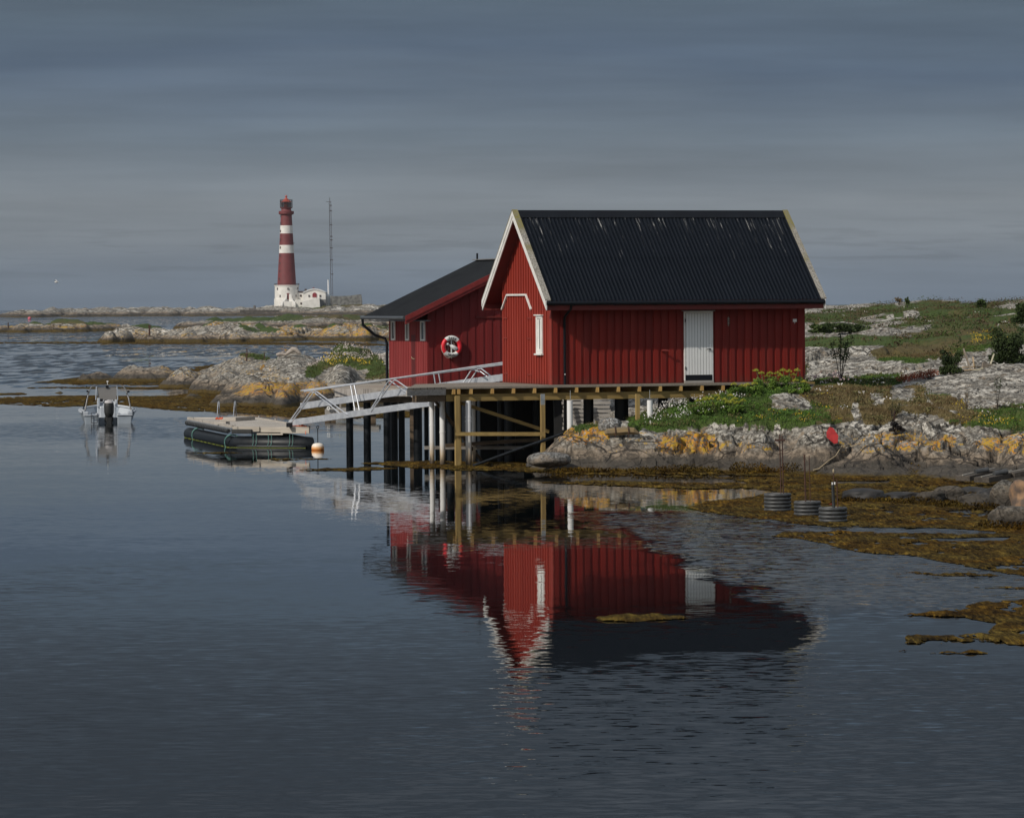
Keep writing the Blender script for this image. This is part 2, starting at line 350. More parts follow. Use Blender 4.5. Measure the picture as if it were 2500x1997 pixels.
def rock_mat(name, k=1.0, wet=0.45, tan=0.85, weed=0.16, orange=0.5, whit=0.5, pink=0.0, fine=9.0, veg=True, g=1.0):
    """coastal gneiss: kelp line, dark wet band, tan band, grey and white lichened top; k = size of the markings"""
    m, tt, b = newmat(name); pos = tt.node('ShaderNodeNewGeometry').outputs['Position']; z = tt.sep(pos)[2]
    n1 = tt.noise(pos, 0.9 / k, 5); n2 = tt.noise(pos, fine / k, 6, 0.68); n3 = tt.noise(pos, 3.1 / k, 5, 0.6)
    vst = tt.noise(tt.vmath('MULTIPLY', pos, (2.2, 2.2, .5)), 1.6 / k, 5, 0.65)
    zz = tt.math('ADD', z, tt.math('MULTIPLY', tt.math('SUBTRACT', tt.math('ADD', tt.math('MULTIPLY', n1, 0.6), tt.math('MULTIPLY', vst, 0.4)), 0.5), 2.2 * wet))
    nh = tt.noise(tt.vmath('MULTIPLY', pos, (1.0, .32, 1.15)), 1.25 * fine / k, 4, 0.7)
    n2 = tt.math('ADD', tt.math('MULTIPLY', n2, 0.45), tt.math('MULTIPLY', nh, 0.55))
    grey = tt.mix(tt.step(n2, 0.42, 0.58), (.085, .082, .076, 1), (.255, .252, .242, 1))
    grey = tt.mix(tt.math('MULTIPLY', tt.step(n3, 0.54, 0.64), 0.6), grey, (.22, .175, .13, 1))
    wl = tt.math('MULTIPLY', tt.step(tt.math('ADD', n2, tt.math('MULTIPLY', tt.math('SUBTRACT', n1, 0.5), 0.7)), 0.63 - 0.16 * whit, 0.68 - 0.14 * whit), tt.step(zz, tan, tan + 0.5))
    grey = tt.mix(wl, grey, (.43, .43, .42, 1))
    dk = tt.math('MULTIPLY', tt.step(tt.noise(tt.vmath('MULTIPLY', pos, (1, .3, 1.5)), 5.0 / k, 5, 0.7), 0.55, 0.62), 0.8)
    grey = tt.mix(dk, grey, (.045, .043, .040, 1))
    tanc = tt.mix(tt.step(tt.math('ADD', tt.math('MULTIPLY', n3, .5), tt.math('MULTIPLY', n2, .5)), 0.42, 0.58), (.075, .060, .045, 1), (.24, .19, .14, 1))
    grey = tt.vmath('MULTIPLY', grey, (1.06 * g, g, .90 * g)) if g != 1.0 else grey
    tanc = tt.vmath('SCALE', tanc, scale=g)
    wp = tt.vmath('ADD', pos, tt.vmath('SCALE', tt.noise(pos, 1.1 / k, 3, .5, color=True), scale=.9 * k))
    def joints(sc_, wd):
        vv = tt.node('ShaderNodeTexVoronoi', feature='DISTANCE_TO_EDGE'); tt.put(vv.inputs['Vector'], tt.vmath('MULTIPLY', wp, (1.0, .6, 1.5))); vv.inputs['Scale'].default_value = sc_ / k
        return tt.step(vv.outputs['Distance'], wd, wd * .25)
    jn = tt.math('MULTIPLY', tt.math('MAXIMUM', joints(.75, .035), tt.math('MULTIPLY', joints(2.1, .04), .5)), tt.step(n1, .40, .52))
    c = tt.mix(tt.step(zz, tan - 0.25, tan + 0.15), tanc, grey)
    c = tt.mix(tt.math('MULTIPLY', tt.step(zz, wet + 0.12, wet - 0.12), 0.9), c, tt.mix(n2, (.02, .018, .015, 1), (.085, .075, .062, 1)))
    lich = tt.node('ShaderNodeAttribute', attribute_name='lichen').outputs['Fac']
    ln = tt.math('ADD', tt.math('MULTIPLY', n2, 0.35), tt.math('ADD', tt.math('MULTIPLY', n3, 0.30), tt.math('MULTIPLY', tt.noise(tt.vmath('MULTIPLY', pos, (1, .5, 1.4)), 15.0 / k, 4, .75), .35)))
    lf = tt.step(tt.math('ADD', ln, tt.math('MULTIPLY', lich, 0.12)), 0.592, 0.618)
    lf = tt.math('MULTIPLY', lf, tt.math('MULTIPLY', tt.step(lich, 0.05, 0.25), tt.step(zz, wet, wet + 0.15)))
    c = tt.mix(lf, c, tt.mix(tt.step(n3, .4, .6), (.50, .19, .012, 1), (.40, .25, .03, 1)))
    crk = tt.node('ShaderNodeAttribute', attribute_name='crack').outputs['Fac']
    c = tt.mix(tt.math('MULTIPLY', tt.math('MAXIMUM', crk, jn), 0.85), c, (.03, .026, .022, 1))
    if veg:
        vg = tt.node('ShaderNodeAttribute', attribute_name='veg').outputs['Fac']
        tn = tt.node('ShaderNodeAttribute', attribute_name='tone').outputs['Fac']
        gn = tt.noise(pos, 7.0 / k, 5, 0.7)
        green = tt.mix(gn, (.022, .040, .008, 1), (.075, .110, .022, 1))
        brown = tt.mix(gn, (.055, .042, .014, 1), (.145, .115, .045, 1))
        vf = tt.step(tt.math('ADD', vg, tt.math('MULTIPLY', tt.math('SUBTRACT', n2, 0.5), 1.3)), 0.42, 0.54)
        c = tt.mix(vf, c, tt.mix(tt.step(tt.math('ADD', tn, tt.math('MULTIPLY', tt.math('SUBTRACT', n3, 0.5), 0.8)), 0.35, 0.65), brown, green))
    wz = tt.math('ADD', z, tt.math('MULTIPLY', tt.math('SUBTRACT', n3, 0.5), 0.25 * wet / 0.45))
    c = tt.mix(tt.step(wz, weed + 0.04, weed - 0.04), c, tt.mix(n2, (.022, .014, .003, 1), (.115, .075, .013, 1)))
    tt.put(b.inputs['Base Color'], c)
    b.inputs['Roughness'].default_value = 0.85; b.inputs['Specular IOR Level'].default_value = 0.25
    bp = tt.node('ShaderNodeBump'); bp.inputs['Strength'].default_value = 0.9; bp.inputs['Distance'].default_value = 0.07 * k
    tt.put(bp.inputs['Height'], tt.math('SUBTRACT', tt.math('ADD', n2, n3), jn)); tt.l.new(bp.outputs[0], b.inputs['Normal'])
    return m

# ------------------------------------------------------------------ water
def water_mat():
    m, tt, b = newmat('sea_water'); pos = tt.node('ShaderNodeNewGeometry').outputs['Position']; x, y, z = tt.sep(pos)
    def sl_(sx, sy, sc_, det, off):
        v = tt.vmath('ADD', tt.vmath('MULTIPLY', pos, (sx, sy, 1)), (off, off * 1.7, 0))
        return tt.vmath('SUBTRACT', tt.noise(v, sc_, det, 0.5, color=True), (0.5, 0.5, 0.5))
    fine = sl_(0.55, 1.25, 5.5, 3, 0.0)        # hand-sized ripples
    mid = sl_(0.55, 1.0, 0.42, 3, 31.0)       # slow undulation
    # where the breeze touches the water
    pat = tt.noise(tt.vmath('MULTIPLY', pos, (0.035, 0.028, 0)), 1.0, 4, 0.6, dist=0.4)
    def blob(cx, cy, rx, ry, rot=0.0):
        dx_ = tt.math('SUBTRACT', x, cx); dy_ = tt.math('SUBTRACT', y, cy)
        if rot: dy_ = tt.math('ADD', dy_, tt.math('MULTIPLY', dx_, rot))
        q = tt.math('ADD', tt.math('POWER', tt.math('ABSOLUTE', tt.math('DIVIDE', dx_, rx)), 2.0), tt.math('POWER', tt.math('ABSOLUTE', tt.math('DIVIDE', dy_, ry)), 2.0))
        wob = tt.math('MULTIPLY', tt.math('SUBTRACT', tt.noise(pos, 0.45, 4, 0.6), 0.5), 1.6)
        return tt.step(tt.math('ADD', q, wob), 1.25, 0.55)
    wob2 = tt.math('MULTIPLY', tt.math('SUBTRACT', tt.noise(tt.vmath('MULTIPLY', pos, (.6, .25, 0)), 1.0, 5, 0.65), 0.5), 3.2)
    edge = tt.math('SUBTRACT', tt.math('SUBTRACT', x, 1.5), tt.math('MULTIPLY', tt.math('SUBTRACT', 89.6, y), 0.1025))
    gust = tt.math('MULTIPLY', tt.step(tt.math('ADD', edge, wob2), -0.3, 0.7), tt.math('MULTIPLY', tt.step(tt.math('ADD', y, tt.math('MULTIPLY', wob2, 1.5)), 58.5, 66.0), tt.step(y, 93.0, 90.0)))
    rough = tt.math('MULTIPLY', tt.step(pat, 0.52, 0.68), 0.12)
    rough = tt.math('MAXIMUM', rough, tt.math('MULTIPLY', gust, 1.0))
    low = tt.math('MULTIPLY', blob(3.2, 44.0, 5.0, 10.5), 0.26)
    rough = tt.math('MAXIMUM', rough, low)
    rough = tt.math('MAXIMUM', rough, tt.math('MULTIPLY', blob(-14.0, 157.0, 8.0, 15.0), 0.20))
    far = tt.math('MULTIPLY', tt.step(y, 210.0, 265.0), tt.step(tt.noise(tt.vmath('MULTIPLY', pos, (.05, .02, 0)), 1.0, 3), 0.30, 0.5))
    near = tt.math('MULTIPLY', tt.step(y, 64.0, 44.0), 0.10)
    rough = tt.math('MAXIMUM', rough, near)
    s1 = tt.math('ADD', 0.020, tt.math('MULTIPLY', rough, 0.50))
    s2 = tt.math('ADD', 0.008, tt.math('MULTIPLY', rough, 0.06))
    slope = tt.vmath('ADD', tt.vmath('SCALE', fine, scale=s1), tt.vmath('SCALE', mid, scale=s2))
    chop = sl_(1.0, 0.13, 1.0, 4, 77.0)
    slope = tt.vmath('ADD', slope, tt.vmath('SCALE', chop, scale=tt.math('MULTIPLY', far, 0.45)))
    # at a low angle the faces of the ripples turned to the shore of the viewer are the ones seen
    lean = tt.math('ADD', tt.math('MULTIPLY', rough, -0.045), tt.math('MULTIPLY', far, -0.03))
    slope = tt.vmath('ADD', slope, tt.comb(0.0, lean, 0.0))
    a, c, _ = tt.sep(slope)
    nrm = tt.vmath('NORMALIZE', tt.comb(tt.math('MULTIPLY', a, -1.0), c, 1.0))
    tt.l.new(nrm, b.inputs['Normal'])
    b.inputs['Base Color'].default_value = (.003, .005, .006, 1); b.inputs['Roughness'].default_value = 0.012
    b.inputs['IOR'].default_value = 1.333
    return m
wv = [(-1500, -60, 0), (1500, -60, 0), (1500, 4000, 0), (-1500, 4000, 0)]
o = npmesh('sea_water', wv, [[0, 1, 2, 3]], water_mat()); tag(o, kind='structure')
bed = npmesh('seabed', [(-1500, -60, -3), (1500, -60, -3), (1500, 4000, -3), (-1500, 4000, -3)], [[0, 1, 2, 3]], simple('seabed_mud', (.03, .03, .022)))
tag(bed, kind='structure')

# ------------------------------------------------------------------ near shore terrain
CP = []
def cp(px, py, Y): q = P(px, py, Y); CP.append((q.x, q.y, q.z))
def cs(px, py, dz=0.0): q = sea(px, py); CP.append((q.x, q.y, dz))
def cz(px, Y, z): CP.append(((px - CX) / F * Y, Y, z))
for px, py in ((1290, 1128), (1345, 1140), (1400, 1150), (1500, 1152), (1600, 1150), (1700, 1150), (1800, 1152), (1900, 1155), (2000, 1162), (2100, 1163), (2200, 1165), (2350, 1172), (2500, 1180), (2700, 1190)):
    cs(px, py)
for px in (1150, 1300, 1500, 1700, 1900, 2100, 2300, 2500, 2750): cz(px, 100, -1.0); cz(px, 92, -1.4)
for px, py in ((1340, 1105), (1380, 1070), (1430, 1052), (1500, 1055), (1560, 1068), (1640, 1072), (1700, 1072), (1760, 1062), (1840, 1068), (1900, 1072), (1960, 1062), (2040, 1048), (2090, 1085), (2140, 1065), (2180, 1048), (2260, 1052), (2340, 1062), (2420, 1062), (2500, 1050), (2700, 1045)):
    py += 20 * (px > 1560)
    cp(px, py, sea(px, 1158).y + (3.9 if px < 2000 else 2.8))
for px, py, Y in ((1380, 1055, 117.8), (1440, 1044, 118.5), (1500, 1040, 118), (1560, 1032, 118), (1620, 1022, 118), (1680, 1006, 118.5), (1740, 985, 118.5), (1800, 965, 118.8), (1860, 960, 119), (1930, 965, 119), (2000, 975, 119), (2080, 985, 119), (2160, 990, 119), (2260, 1000, 118), (2360, 1002, 117.5), (2500, 990, 117), (2700, 985, 117),
                  (1900, 950, 121.5), (1980, 945, 122), (2060, 948, 122), (2160, 955, 123), (2280, 955, 123), (2400, 950, 123), (2520, 945, 123), (2700, 940, 123),
                  (2000, 938, 127), (2080, 930, 129), (2165, 926, 131), (2290, 917, 132), (2374, 906, 132), (2500, 894, 132), (2700, 885, 132),
                  (2000, 915, 138), (2100, 905, 139), (2200, 900, 139), (2300, 895, 140), (2500, 880, 140), (2700, 870, 140),
                  (1967, 875, 150), (2081, 848, 152), (2165, 864, 150), (2280, 862, 152), (2400, 845, 152), (2500, 832, 152), (2700, 825, 152),
                  (1980, 838, 172), (2100, 828, 175), (2250, 828, 175), (2400, 815, 175), (2550, 805, 175),
                  (1980, 805, 205), (2100, 800, 205), (2250, 792, 205), (2400, 785, 205), (2600, 775, 205),
                  (1980, 775, 245), (2100, 772, 245), (2250, 762, 245), (2400, 757, 245), (2600, 752, 245),
                  (2010, 757, 300), (2100, 755, 300), (2200, 742, 290), (2350, 741, 290), (2500, 737, 290), (2700, 735, 290),
                  (2010, 748, 420), (2180, 746, 420), (2400, 741, 420), (2700, 738, 420)):
    cp(px, py + (9 if Y > 240 else 4 if Y > 200 else 0), Y)
for px, Y, z in ((1150, 112, -1.2), (1150, 125, -1.2), (1230, 118, -.7), (1250, 124, -.4), (1180, 135, -.8), (1150, 150, -1), (1320, 121, .3), (1420, 123, .75), (1500, 123, 1.0), (1560, 122.5, 1.15), (1640, 122.5, 1.35), (1720, 123.5, 1.6), (1430, 128, .5), (1560, 128, 1.05), (1850, 126, 2.15), (1330, 128, .0), (1500, 133, .6), (1620, 133, 1.35), (1720, 134, 1.7), (1300, 140, .3), (1430, 136, .6), (1450, 150, 1.7), (1560, 148, 1.9), (1750, 152, 2.5), (1250, 165, .5), (1500, 180, 2.5), (1800, 190, 3.3), (1250, 220, 1.0), (1600, 240, 3.0), (1850, 250, 3.7), (1400, 300, 1.5), (1800, 320, 3.8), (1300, 420, -.5), (1700, 430, 3.0), (2700, 560, 1.0), (2000, 560, 1.5), (1500, 560, -1)):
    cz(px, Y, z)
CP = np.array(CP)
def tps_fit(pts):
    n = len(pts); x = pts[:, 0] / 10; y = pts[:, 1] / 10
    d2 = (x[:, None] - x) ** 2 + (y[:, None] - y) ** 2
    K = -np.sqrt(d2 + 0.0016) - np.eye(n) * 0.0015
    A = np.zeros((n + 3, n + 3)); A[:n, :n] = K; A[:n, n] = 1; A[:n, n + 1] = x; A[:n, n + 2] = y; A[n:, :n] = A[:n, n:].T
    return np.linalg.solve(A, np.r_[pts[:, 2], 0, 0, 0])
def tps(pts, wts, X, Y):
    x = X / 10; y = Y / 10; r = wts[-3] + wts[-2] * x + wts[-1] * y
    for i in range(len(pts)):
        d2 = (x - pts[i, 0] / 10) ** 2 + (y - pts[i, 1] / 10) ** 2 + 1e-9
        r = r - wts[i] * np.sqrt(d2 + 0.0016)
    return r
TW = tps_fit(CP)
DOMES = [(2135, 111.6, 1.02, 1.35, 1.9, .25), (2290, 110.9, .86, 1.0, 1.6, .1), (2390, 110.2, .78, .8, 1.5, -.1), (2500, 109.6, 1.12, 1.3, 2.0, .2), (1985, 112.8, 1.16, 1.15, 1.7, -.1), (1850, 114.0, .92, 1.1, 1.5, .2), (1705, 115.0, .98, .75, 1.3, .3), (1640, 115.2, .88, .6, 1.3, .2), (1770, 114.6, .85, .7, 1.2, -.2), (2650, 109.0, 1.3, 1.5, 2.0, 0)]
def terr(X, Y, full=False):
    b = tps(CP, TW, X, Y)
    for (dpx, dY, dz, rx, ry, lean) in DOMES:
        cx_ = (dpx - CX) / F * dY; ex_ = (X - cx_) / rx; ey_ = (Y - dY) / ry
        q = np.sqrt((ex_ - lean * ey_) ** 2 + ey_ ** 2) + .30 * fbm(X / .9 + dpx, Y / 1.1, 7, 3)
        b = np.where(q < 1.6, np.logaddexp(b / .06, ((dz + .7) * (1 - np.clip(q, 0, 1.6) ** 2.2) - .7) / .06) * .06, b)
    dist = np.clip((Y - 118) / 100, 0, 1)
    # rounded blocks, leaning to the right as the joints in the rock do
    wx = X + 0.6 * fbm(X / 3, Y / 3, 3) + 0.35 * Y * 0.15; wy = Y
    f1, f2, idn = voro((wx + 0.4 * b) / 2.1, wy / 2.6, 4)
    edge = f2 - f1
    land = sstep(b, -0.25, 0.35)
    blocks = (0.30 * (idn - 0.5) - 0.34 * f1 ** 2 + 0.12) * land * (1 - 0.8 * sstep(Y, 115, 118) * (1 - sstep(Y, 128, 136)))
    g1, g2, gid = voro(X / 5.5 + 7, Y / 14 + 3, 8)
    far = (0.55 * (gid - 0.5) - 0.6 * g1 ** 2 + 0.02) * sstep(Y, 132, 180) * (0.6 + 0.8 * dist) * 0.9
    h = b + blocks * (1 - 0.6 * dist) + far * land + 0.24 * fbm((X + .5 * b) / 1.3, (Y + 3 * b) / 1.8, 21, 5) * land * (1 - .5 * sstep(Y, 115, 118) * (1 - sstep(Y, 128, 136))) + 0.07 * fbm((X + .6 * b) / .4, (Y + 3 * b) / .6, 31, 4) * land
    sd = (X * .9 + Y * .35 + .8 * fbm(X / 4, Y / 4, 51)) / 1.7; sf = sd - np.floor(sd)
    h = h + land * 0.16 * (sf * (1 - sstep(sf, .82, 1.0)) - .4) * (1 - sstep(Y, 128, 150)) * (1 - .7 * sstep(Y, 115.5, 118))
    # joint blocks on the seaward face
    k1, k2, kid = voro((X + .5 * b + .25 * Y) / 1.0, (Y + 2.5 * b) / 1.3, 14)
    face = sstep(b, 0.02, 0.3) * (1 - sstep(Y, 116.0, 118.5))
    h = h + face * (.34 * (kid - .5) - .10 * k1)
    edge = np.where(face > .3, np.minimum(edge, (k2 - k1) * .8), edge)
    crack = (1 - sstep(edge, 0.0, 0.07)) * land * (1 - sstep(Y, 130, 150)) * sstep(fbm(X / 3, Y / 3, 77), -.10, .04)
    h = h - 0.14 * crack
    if full: return h, b, crack, gid, g1
    return h
px_c = np.linspace(1110, 2960, 640)
Yr = np.concatenate([np.linspace(97, 108, 30)[:-1], np.linspace(108, 124, 150)[:-1], np.linspace(124, 156, 150)[:-1], 156 * (600 / 156) ** np.linspace(0, 1, 190)])
A_, YY = np.meshgrid((px_c - CX) / F, Yr); XX = A_ * YY
hh, bb, crk, gid, g1 = terr(XX, YY, True)
PX, PY = projN(XX, YY, hh)
jx = PX + 26 * fbm(XX / 1.1, YY / 1.5, 41) ; jy = PY + 16 * fbm(XX / 1.1, YY / 1.5, 47)
VEG = [[(1520, 1052), (1535, 1030), (1560, 1012), (1600, 1000), (1650, 985), (1700, 965), (1750, 945), (1800, 900), (1850, 880), (1960, 880), (1975, 945), (1930, 962), (1885, 975), (1880, 998), (1960, 1002), (2035, 1006), (2048, 1028), (1960, 1042), (1840, 1040), (1760, 1032), (1715, 1040), (1680, 1046), (1640, 1052)],
       [(1950, 955), (2000, 925), (2100, 918), (2210, 915), (2200, 935), (2135, 955), (2120, 990), (2088, 982), (2078, 1000), (2085, 1030), (1960, 1040), (1880, 1030), (1880, 1006), (1990, 1000), (1955, 972)],
       [(2110, 950), (2250, 942), (2262, 985), (2190, 988), (2200, 1005), (2160, 1035), (2115, 1040), (2100, 1000)],
       [(2262, 962), (2320, 962), (2365, 990), (2350, 1006), (2280, 990)], [(2290, 1015), (2400, 1000), (2520, 978), (2800, 960), (2800, 1040), (2440, 1052), (2340, 1038)],
       [(2120, 862), (2250, 815), (2420, 805), (2700, 800), (2700, 835), (2440, 845), (2330, 868), (2240, 885), (2150, 880)],
       [(1400, 1040), (1440, 1024), (1470, 1024), (1460, 1044), (1400, 1056)], [(2180, 995), (2260, 985), (2330, 1008), (2300, 1016), (2210, 1005)]]
HOLE = [[(1875, 965), (1935, 955), (1985, 990), (1975, 1002), (1900, 1000)], [(2125, 958), (2158, 958), (2160, 990), (2130, 990)], [(2170, 952), (2235, 950), (2240, 978), (2180, 980)], [(1915, 945), (1990, 936), (1985, 952), (1930, 958)]]
veg = np.zeros(hh.shape)
for p in VEG: veg = np.maximum(veg, inpoly(jx, jy, p) * 1.0)
for p in HOLE: veg = np.where(inpoly(jx, jy, p), 0.0, veg)
fv = sstep(1.5 * fbm(XX / 4.5, YY / 15, 61, 6) + 0.5 * (g1 - 0.45) + 0.11 + .5 * fbm(XX / 1.2, YY / 5, 63, 3), -0.03, 0.06) * sstep(YY, 150, 166)
veg = np.maximum(veg, fv); veg = veg * sstep(bb, .75, 1.0)
under = ((XX > 0) & (XX < 8) & (YY > 120.6) & (YY < 126)); veg = np.where(under, veg * 0.2, veg)
for _ in range(2): veg = (veg + np.roll(veg, 1, 0) + np.roll(veg, -1, 0) + np.roll(veg, 1, 1) + np.roll(veg, -1, 1)) / 5
tone = np.clip(0.55 + 1.6 * fbm(XX / 5, YY / 7, 71, 4) + 0.25 * ((jy > 985) & (PX < 2080)) + .2 * (PX < 1990) - 0.75 * inpoly(jx, jy, VEG[2]) + 0.06 * sstep(YY, 150, 200), 0, 1)
lich = np.zeros(hh.shape)
for cx_, cy_, rx, ry, s_ in ((1425, 1058, 75, 34, 1.0), (1470, 1030, 40, 20, .8), (1700, 1082, 52, 34, 1.0), (1640, 1082, 40, 34, .9), (1590, 1070, 50, 20, .45), (1800, 1088, 60, 18, .6), (1870, 1092, 40, 12, .6), (2120, 1085, 90, 24, .6), (2200, 1075, 80, 26, .8), (2300, 1080, 40, 24, .95), (2350, 1085, 60, 16, .4), (2460, 1082, 90, 26, .85), (1540, 1100, 90, 14, .25), (2040, 1075, 50, 25, .2), (1560, 1060, 60, 12, .5), (1500, 1075, 60, 20, .35), (2190, 1020, 40, 18, .35), (1660, 1000, 20, 25, .6)):
    q = ((jx - cx_) / rx) ** 2 + ((jy - cy_) / ry) ** 2
    lich = np.maximum(lich, s_ * sstep(1.35 - q, 0.0, 0.75))
lich *= (YY < 122)
def gridfaces(nr, nc):
    i = np.arange(nr - 1)[:, None] * nc + np.arange(nc - 1)[None]
    return np.stack([i, i + 1, i + nc + 1, i + nc], -1).reshape(-1, 4)
V = np.stack([XX, YY, hh], -1).reshape(-1, 3)
ROCKN = rock_mat('shore_rock', 1.0, wet=0.40, tan=0.74, weed=.06, whit=0.8, fine=7.0, g=1.15)
terrain = npmesh('rocky_shore', V, gridfaces(*hh.shape), ROCKN, None, True, {'veg': veg, 'tone': tone, 'lichen': lich, 'crack': crk})
tag(terrain, kind='structure')
def ground(x, y): return float(terr(np.array([x]), np.array([y]))[0])

# ------------------------------------------------------------------ islets on the left
def islet(name, domes, px0, px1, Y0, Y1, nc, nr, mat, nscale, namp, seed, vegf=None, lichf=None, ksm=0.12, low=-0.8):
    A, Yg = np.meshgrid((np.linspace(px0, px1, nc) - CX) / F, Y0 * (Y1 / Y0) ** np.linspace(0, 1, nr)); X = A * Yg
    hs = np.full(X.shape, low * 1.0)
    for (pc, pt, Yc, wpx, dep) in domes:
        c = P(pc, pt, Yc); wx = wpx / F * Yc * 1.15
        wob = 0.28 * fbm(X / (wx * .7), Yg / (dep * .7), seed + int(pc) % 50, 3)
        q = np.sqrt(((X - c.x) / wx) ** 2 + ((Yg - c.y) / dep) ** 2) + wob
        zz = (c.z - low) * (1 - np.clip(q, 0, 1.6) ** 1.9) + low
        hs = np.logaddexp(hs / ksm, np.maximum(zz, low - 1) / ksm) * ksm
    f1, f2, idn = voro((X + .3 * Yg) / (2.6 * nscale), Yg / (5.0 * nscale), seed)
    land = sstep(hs, low * .4, 0.3)
    h = hs + namp * land * ((idn - .5) * .8 - .9 * f1 ** 2 + .25) + namp * .9 * fbm(X / nscale, Yg / nscale / 1.6, seed + 3, 5) * land
    sd = (X * .8 + Yg * .30 + 1.2 * nscale * fbm(X / (4 * nscale), Yg / (6 * nscale), seed + 31)) / (1.5 * nscale); sf = sd - np.floor(sd)
    h = h + land * namp * 1.1 * (sf * (1 - sstep(sf, .84, 1.0)) - .4)
    h = h + land * namp * .30 * fbm((X + .5 * hs) / (.22 * nscale), (Yg + 2 * hs) / (.5 * nscale), seed + 33, 4)
    ck = np.maximum((1 - sstep(f2 - f1, 0, .05)) * .9, sstep(sf, .88, .93) * (1 - sstep(sf, .96, 1.0)) * sstep(fbm(X / nscale, Yg / nscale, seed + 5), -.1, .1)) * land
    px, py = projN(X, Yg, h)
    px2 = px + 20 * fbm(X / nscale, Yg / nscale, seed + 7); py2 = py + 6 * fbm(X / nscale, Yg / nscale, seed + 8)
    vg = vegf(px2, py2, X, Yg, h) if vegf else np.zeros(h.shape)
    lc = lichf(px2, py2, X, Yg, h) if lichf else np.zeros(h.shape)
    tn = np.clip(.6 + 1.5 * fbm(X / 6 / nscale, Yg / 8 / nscale, seed + 11), 0, 1)
    o = npmesh(name, np.stack([X, Yg, h], -1).reshape(-1, 3), gridfaces(*h.shape), mat, None, True, {'veg': vg, 'lichen': lc, 'tone': tn, 'crack': ck * .8})
    tag(o, kind='structure')
    return o, X, Yg, h, vg
def polyv(polys):
    def f(px, py, X, Y, h):
        r = np.zeros(px.shape)
        for p in polys: r = np.maximum(r, inpoly(px, py, p) * 1.0)
        return r
    return f
M5 = [(650, 933, 197, 90, 13), (705, 938, 191, 46, 9), (775, 940, 194, 66, 10), (880, 944, 199, 95, 12), (560, 962, 192, 60, 7), (620, 908, 212, 80, 14), (690, 888, 225, 130, 22), (730, 903, 214, 150, 26), (830, 885, 235, 170, 40), (640, 885, 235, 120, 22), (560, 905, 222, 50, 9), (835, 896, 211, 62, 11), (750, 900, 212, 60, 10),
      (600, 870, 246, 95, 16), (720, 868, 246, 110, 18), (860, 858, 250, 100, 20), (840, 842, 262, 60, 12), (950, 868, 240, 110, 26), (1050, 880, 235, 90, 26), (960, 915, 215, 120, 20),
      (450, 908, 238, 72, 8), (520, 897, 243, 60, 10), (395, 897, 257, 80, 7), (330, 896, 257, 90, 7), (235, 908, 255, 55, 5), (150, 957, 220, 42, 3.5), (470, 960, 205, 45, 4), (510, 920, 222, 60, 6)]
ROCKL = rock_mat('lichen_rock', 1.3, wet=0.42, tan=0.72, whit=0.55, fine=6.0, g=1.3)
lp5 = [((660, 956), (100, 26), .95), ((760, 950), (70, 22), .9), ((850, 955), (70, 18), .8), ((640, 908), (44, 16), .6), ((680, 925), (30, 12), .6), ((440, 912), (70, 8), .55), ((545, 905), (80, 10), .35), ((420, 897), (30, 8), .8), ((600, 880), (60, 12), .4)]
def lichen5(px, py, X, Y, h):
    r = np.zeros(px.shape)
    for (c, rr, s_) in lp5:
        q = ((px - c[0]) / rr[0]) ** 2 + ((py - c[1]) / rr[1]) ** 2; r = np.maximum(r, s_ * sstep(1.4 - q, 0, .8))
    return r * (h > .35)
veg5 = polyv([[(775, 868), (800, 862), (920, 862), (945, 900), (900, 905), (850, 895), (830, 888), (790, 905), (770, 925), (745, 920), (750, 895), (780, 885)], [(800, 850), (830, 838), (880, 840), (940, 855), (930, 862), (850, 858), (810, 862)], [(560, 862), (640, 865), (680, 872), (650, 880), (600, 872)], [(900, 905), (945, 900), (955, 925), (890, 925)]])
i5, X5, Y5, h5, vg5 = islet('lichen_covered_rocks', M5, 90, 1140, 182, 285, 460, 240, ROCKL, 1.1, 0.27, 100, veg5, lichen5, 0.20)
rr_ = random.Random(5)
d3 = [(px, 802 + 4 * math.sin(px * .02) + rr_.uniform(-3, 3), 524 + rr_.uniform(-6, 26), rr_.uniform(50, 90), rr_.uniform(16, 24)) for px in range(325, 1130, 24)] + [(270, 822, 512, 30, 8), (300, 815, 515, 30, 9)]
def lich3(px, py, X, Y, h): return np.clip(.52 + 1.6 * fbm(X / 7, Y / 9, 5), 0, .9) * (h > .5)
def veg3(px, py, X, Y, h): return sstep(fbm(X / 8, Y / 14, 15) + (h - 1.6) * .25, .05, .12) * (h > 1.2)
R3 = rock_mat('islet_rock', 3.0, wet=0.55, tan=0.9, weed=.38, whit=0.5, fine=7.0, g=1.5)
islet('islet', d3, 230, 1150, 495, 575, 560, 70, R3, 2.6, 0.80, 200, veg3, lich3, 0.15)
d2 = [(px, 788 + (10 if px < 40 or px > 240 else 0) + rr_.uniform(-3, 3), 728 + rr_.uniform(-5, 20), rr_.uniform(40, 60), 26) for px in range(-30, 270, 22)] + [(305, 803, 722, 25, 10)]
def veg2(px, py, X, Y, h): return sstep(h + 1.5 * fbm(X / 10, Y / 20, 25), 1.25, 1.45)
R2 = rock_mat('islet_rock_far', 4.5, wet=0.7, tan=1.1, weed=.45, whit=0.4, fine=7.0, g=1.5)
islet('islet', d2, -90, 340, 700, 780, 260, 50, R2, 3.6, 0.8, 300, veg2, lich3, 0.2)
d4 = [(px, 782 - min(8, (px - 440) * .03) + rr_.uniform(-3, 3), 800 + rr_.uniform(0, 60), rr_.uniform(40, 60), 40) for px in range(520, 1150, 30)] + [(470, 790, 800, 50, 24)]
def veg4(px, py, X, Y, h): return sstep(h + 1.5 * fbm(X / 12, Y / 30, 35), 1.35, 1.6)
islet('islet', d4, 380, 1160, 745, 960, 360, 70, R2, 5.0, 0.6, 400, veg4, None, 0.1)
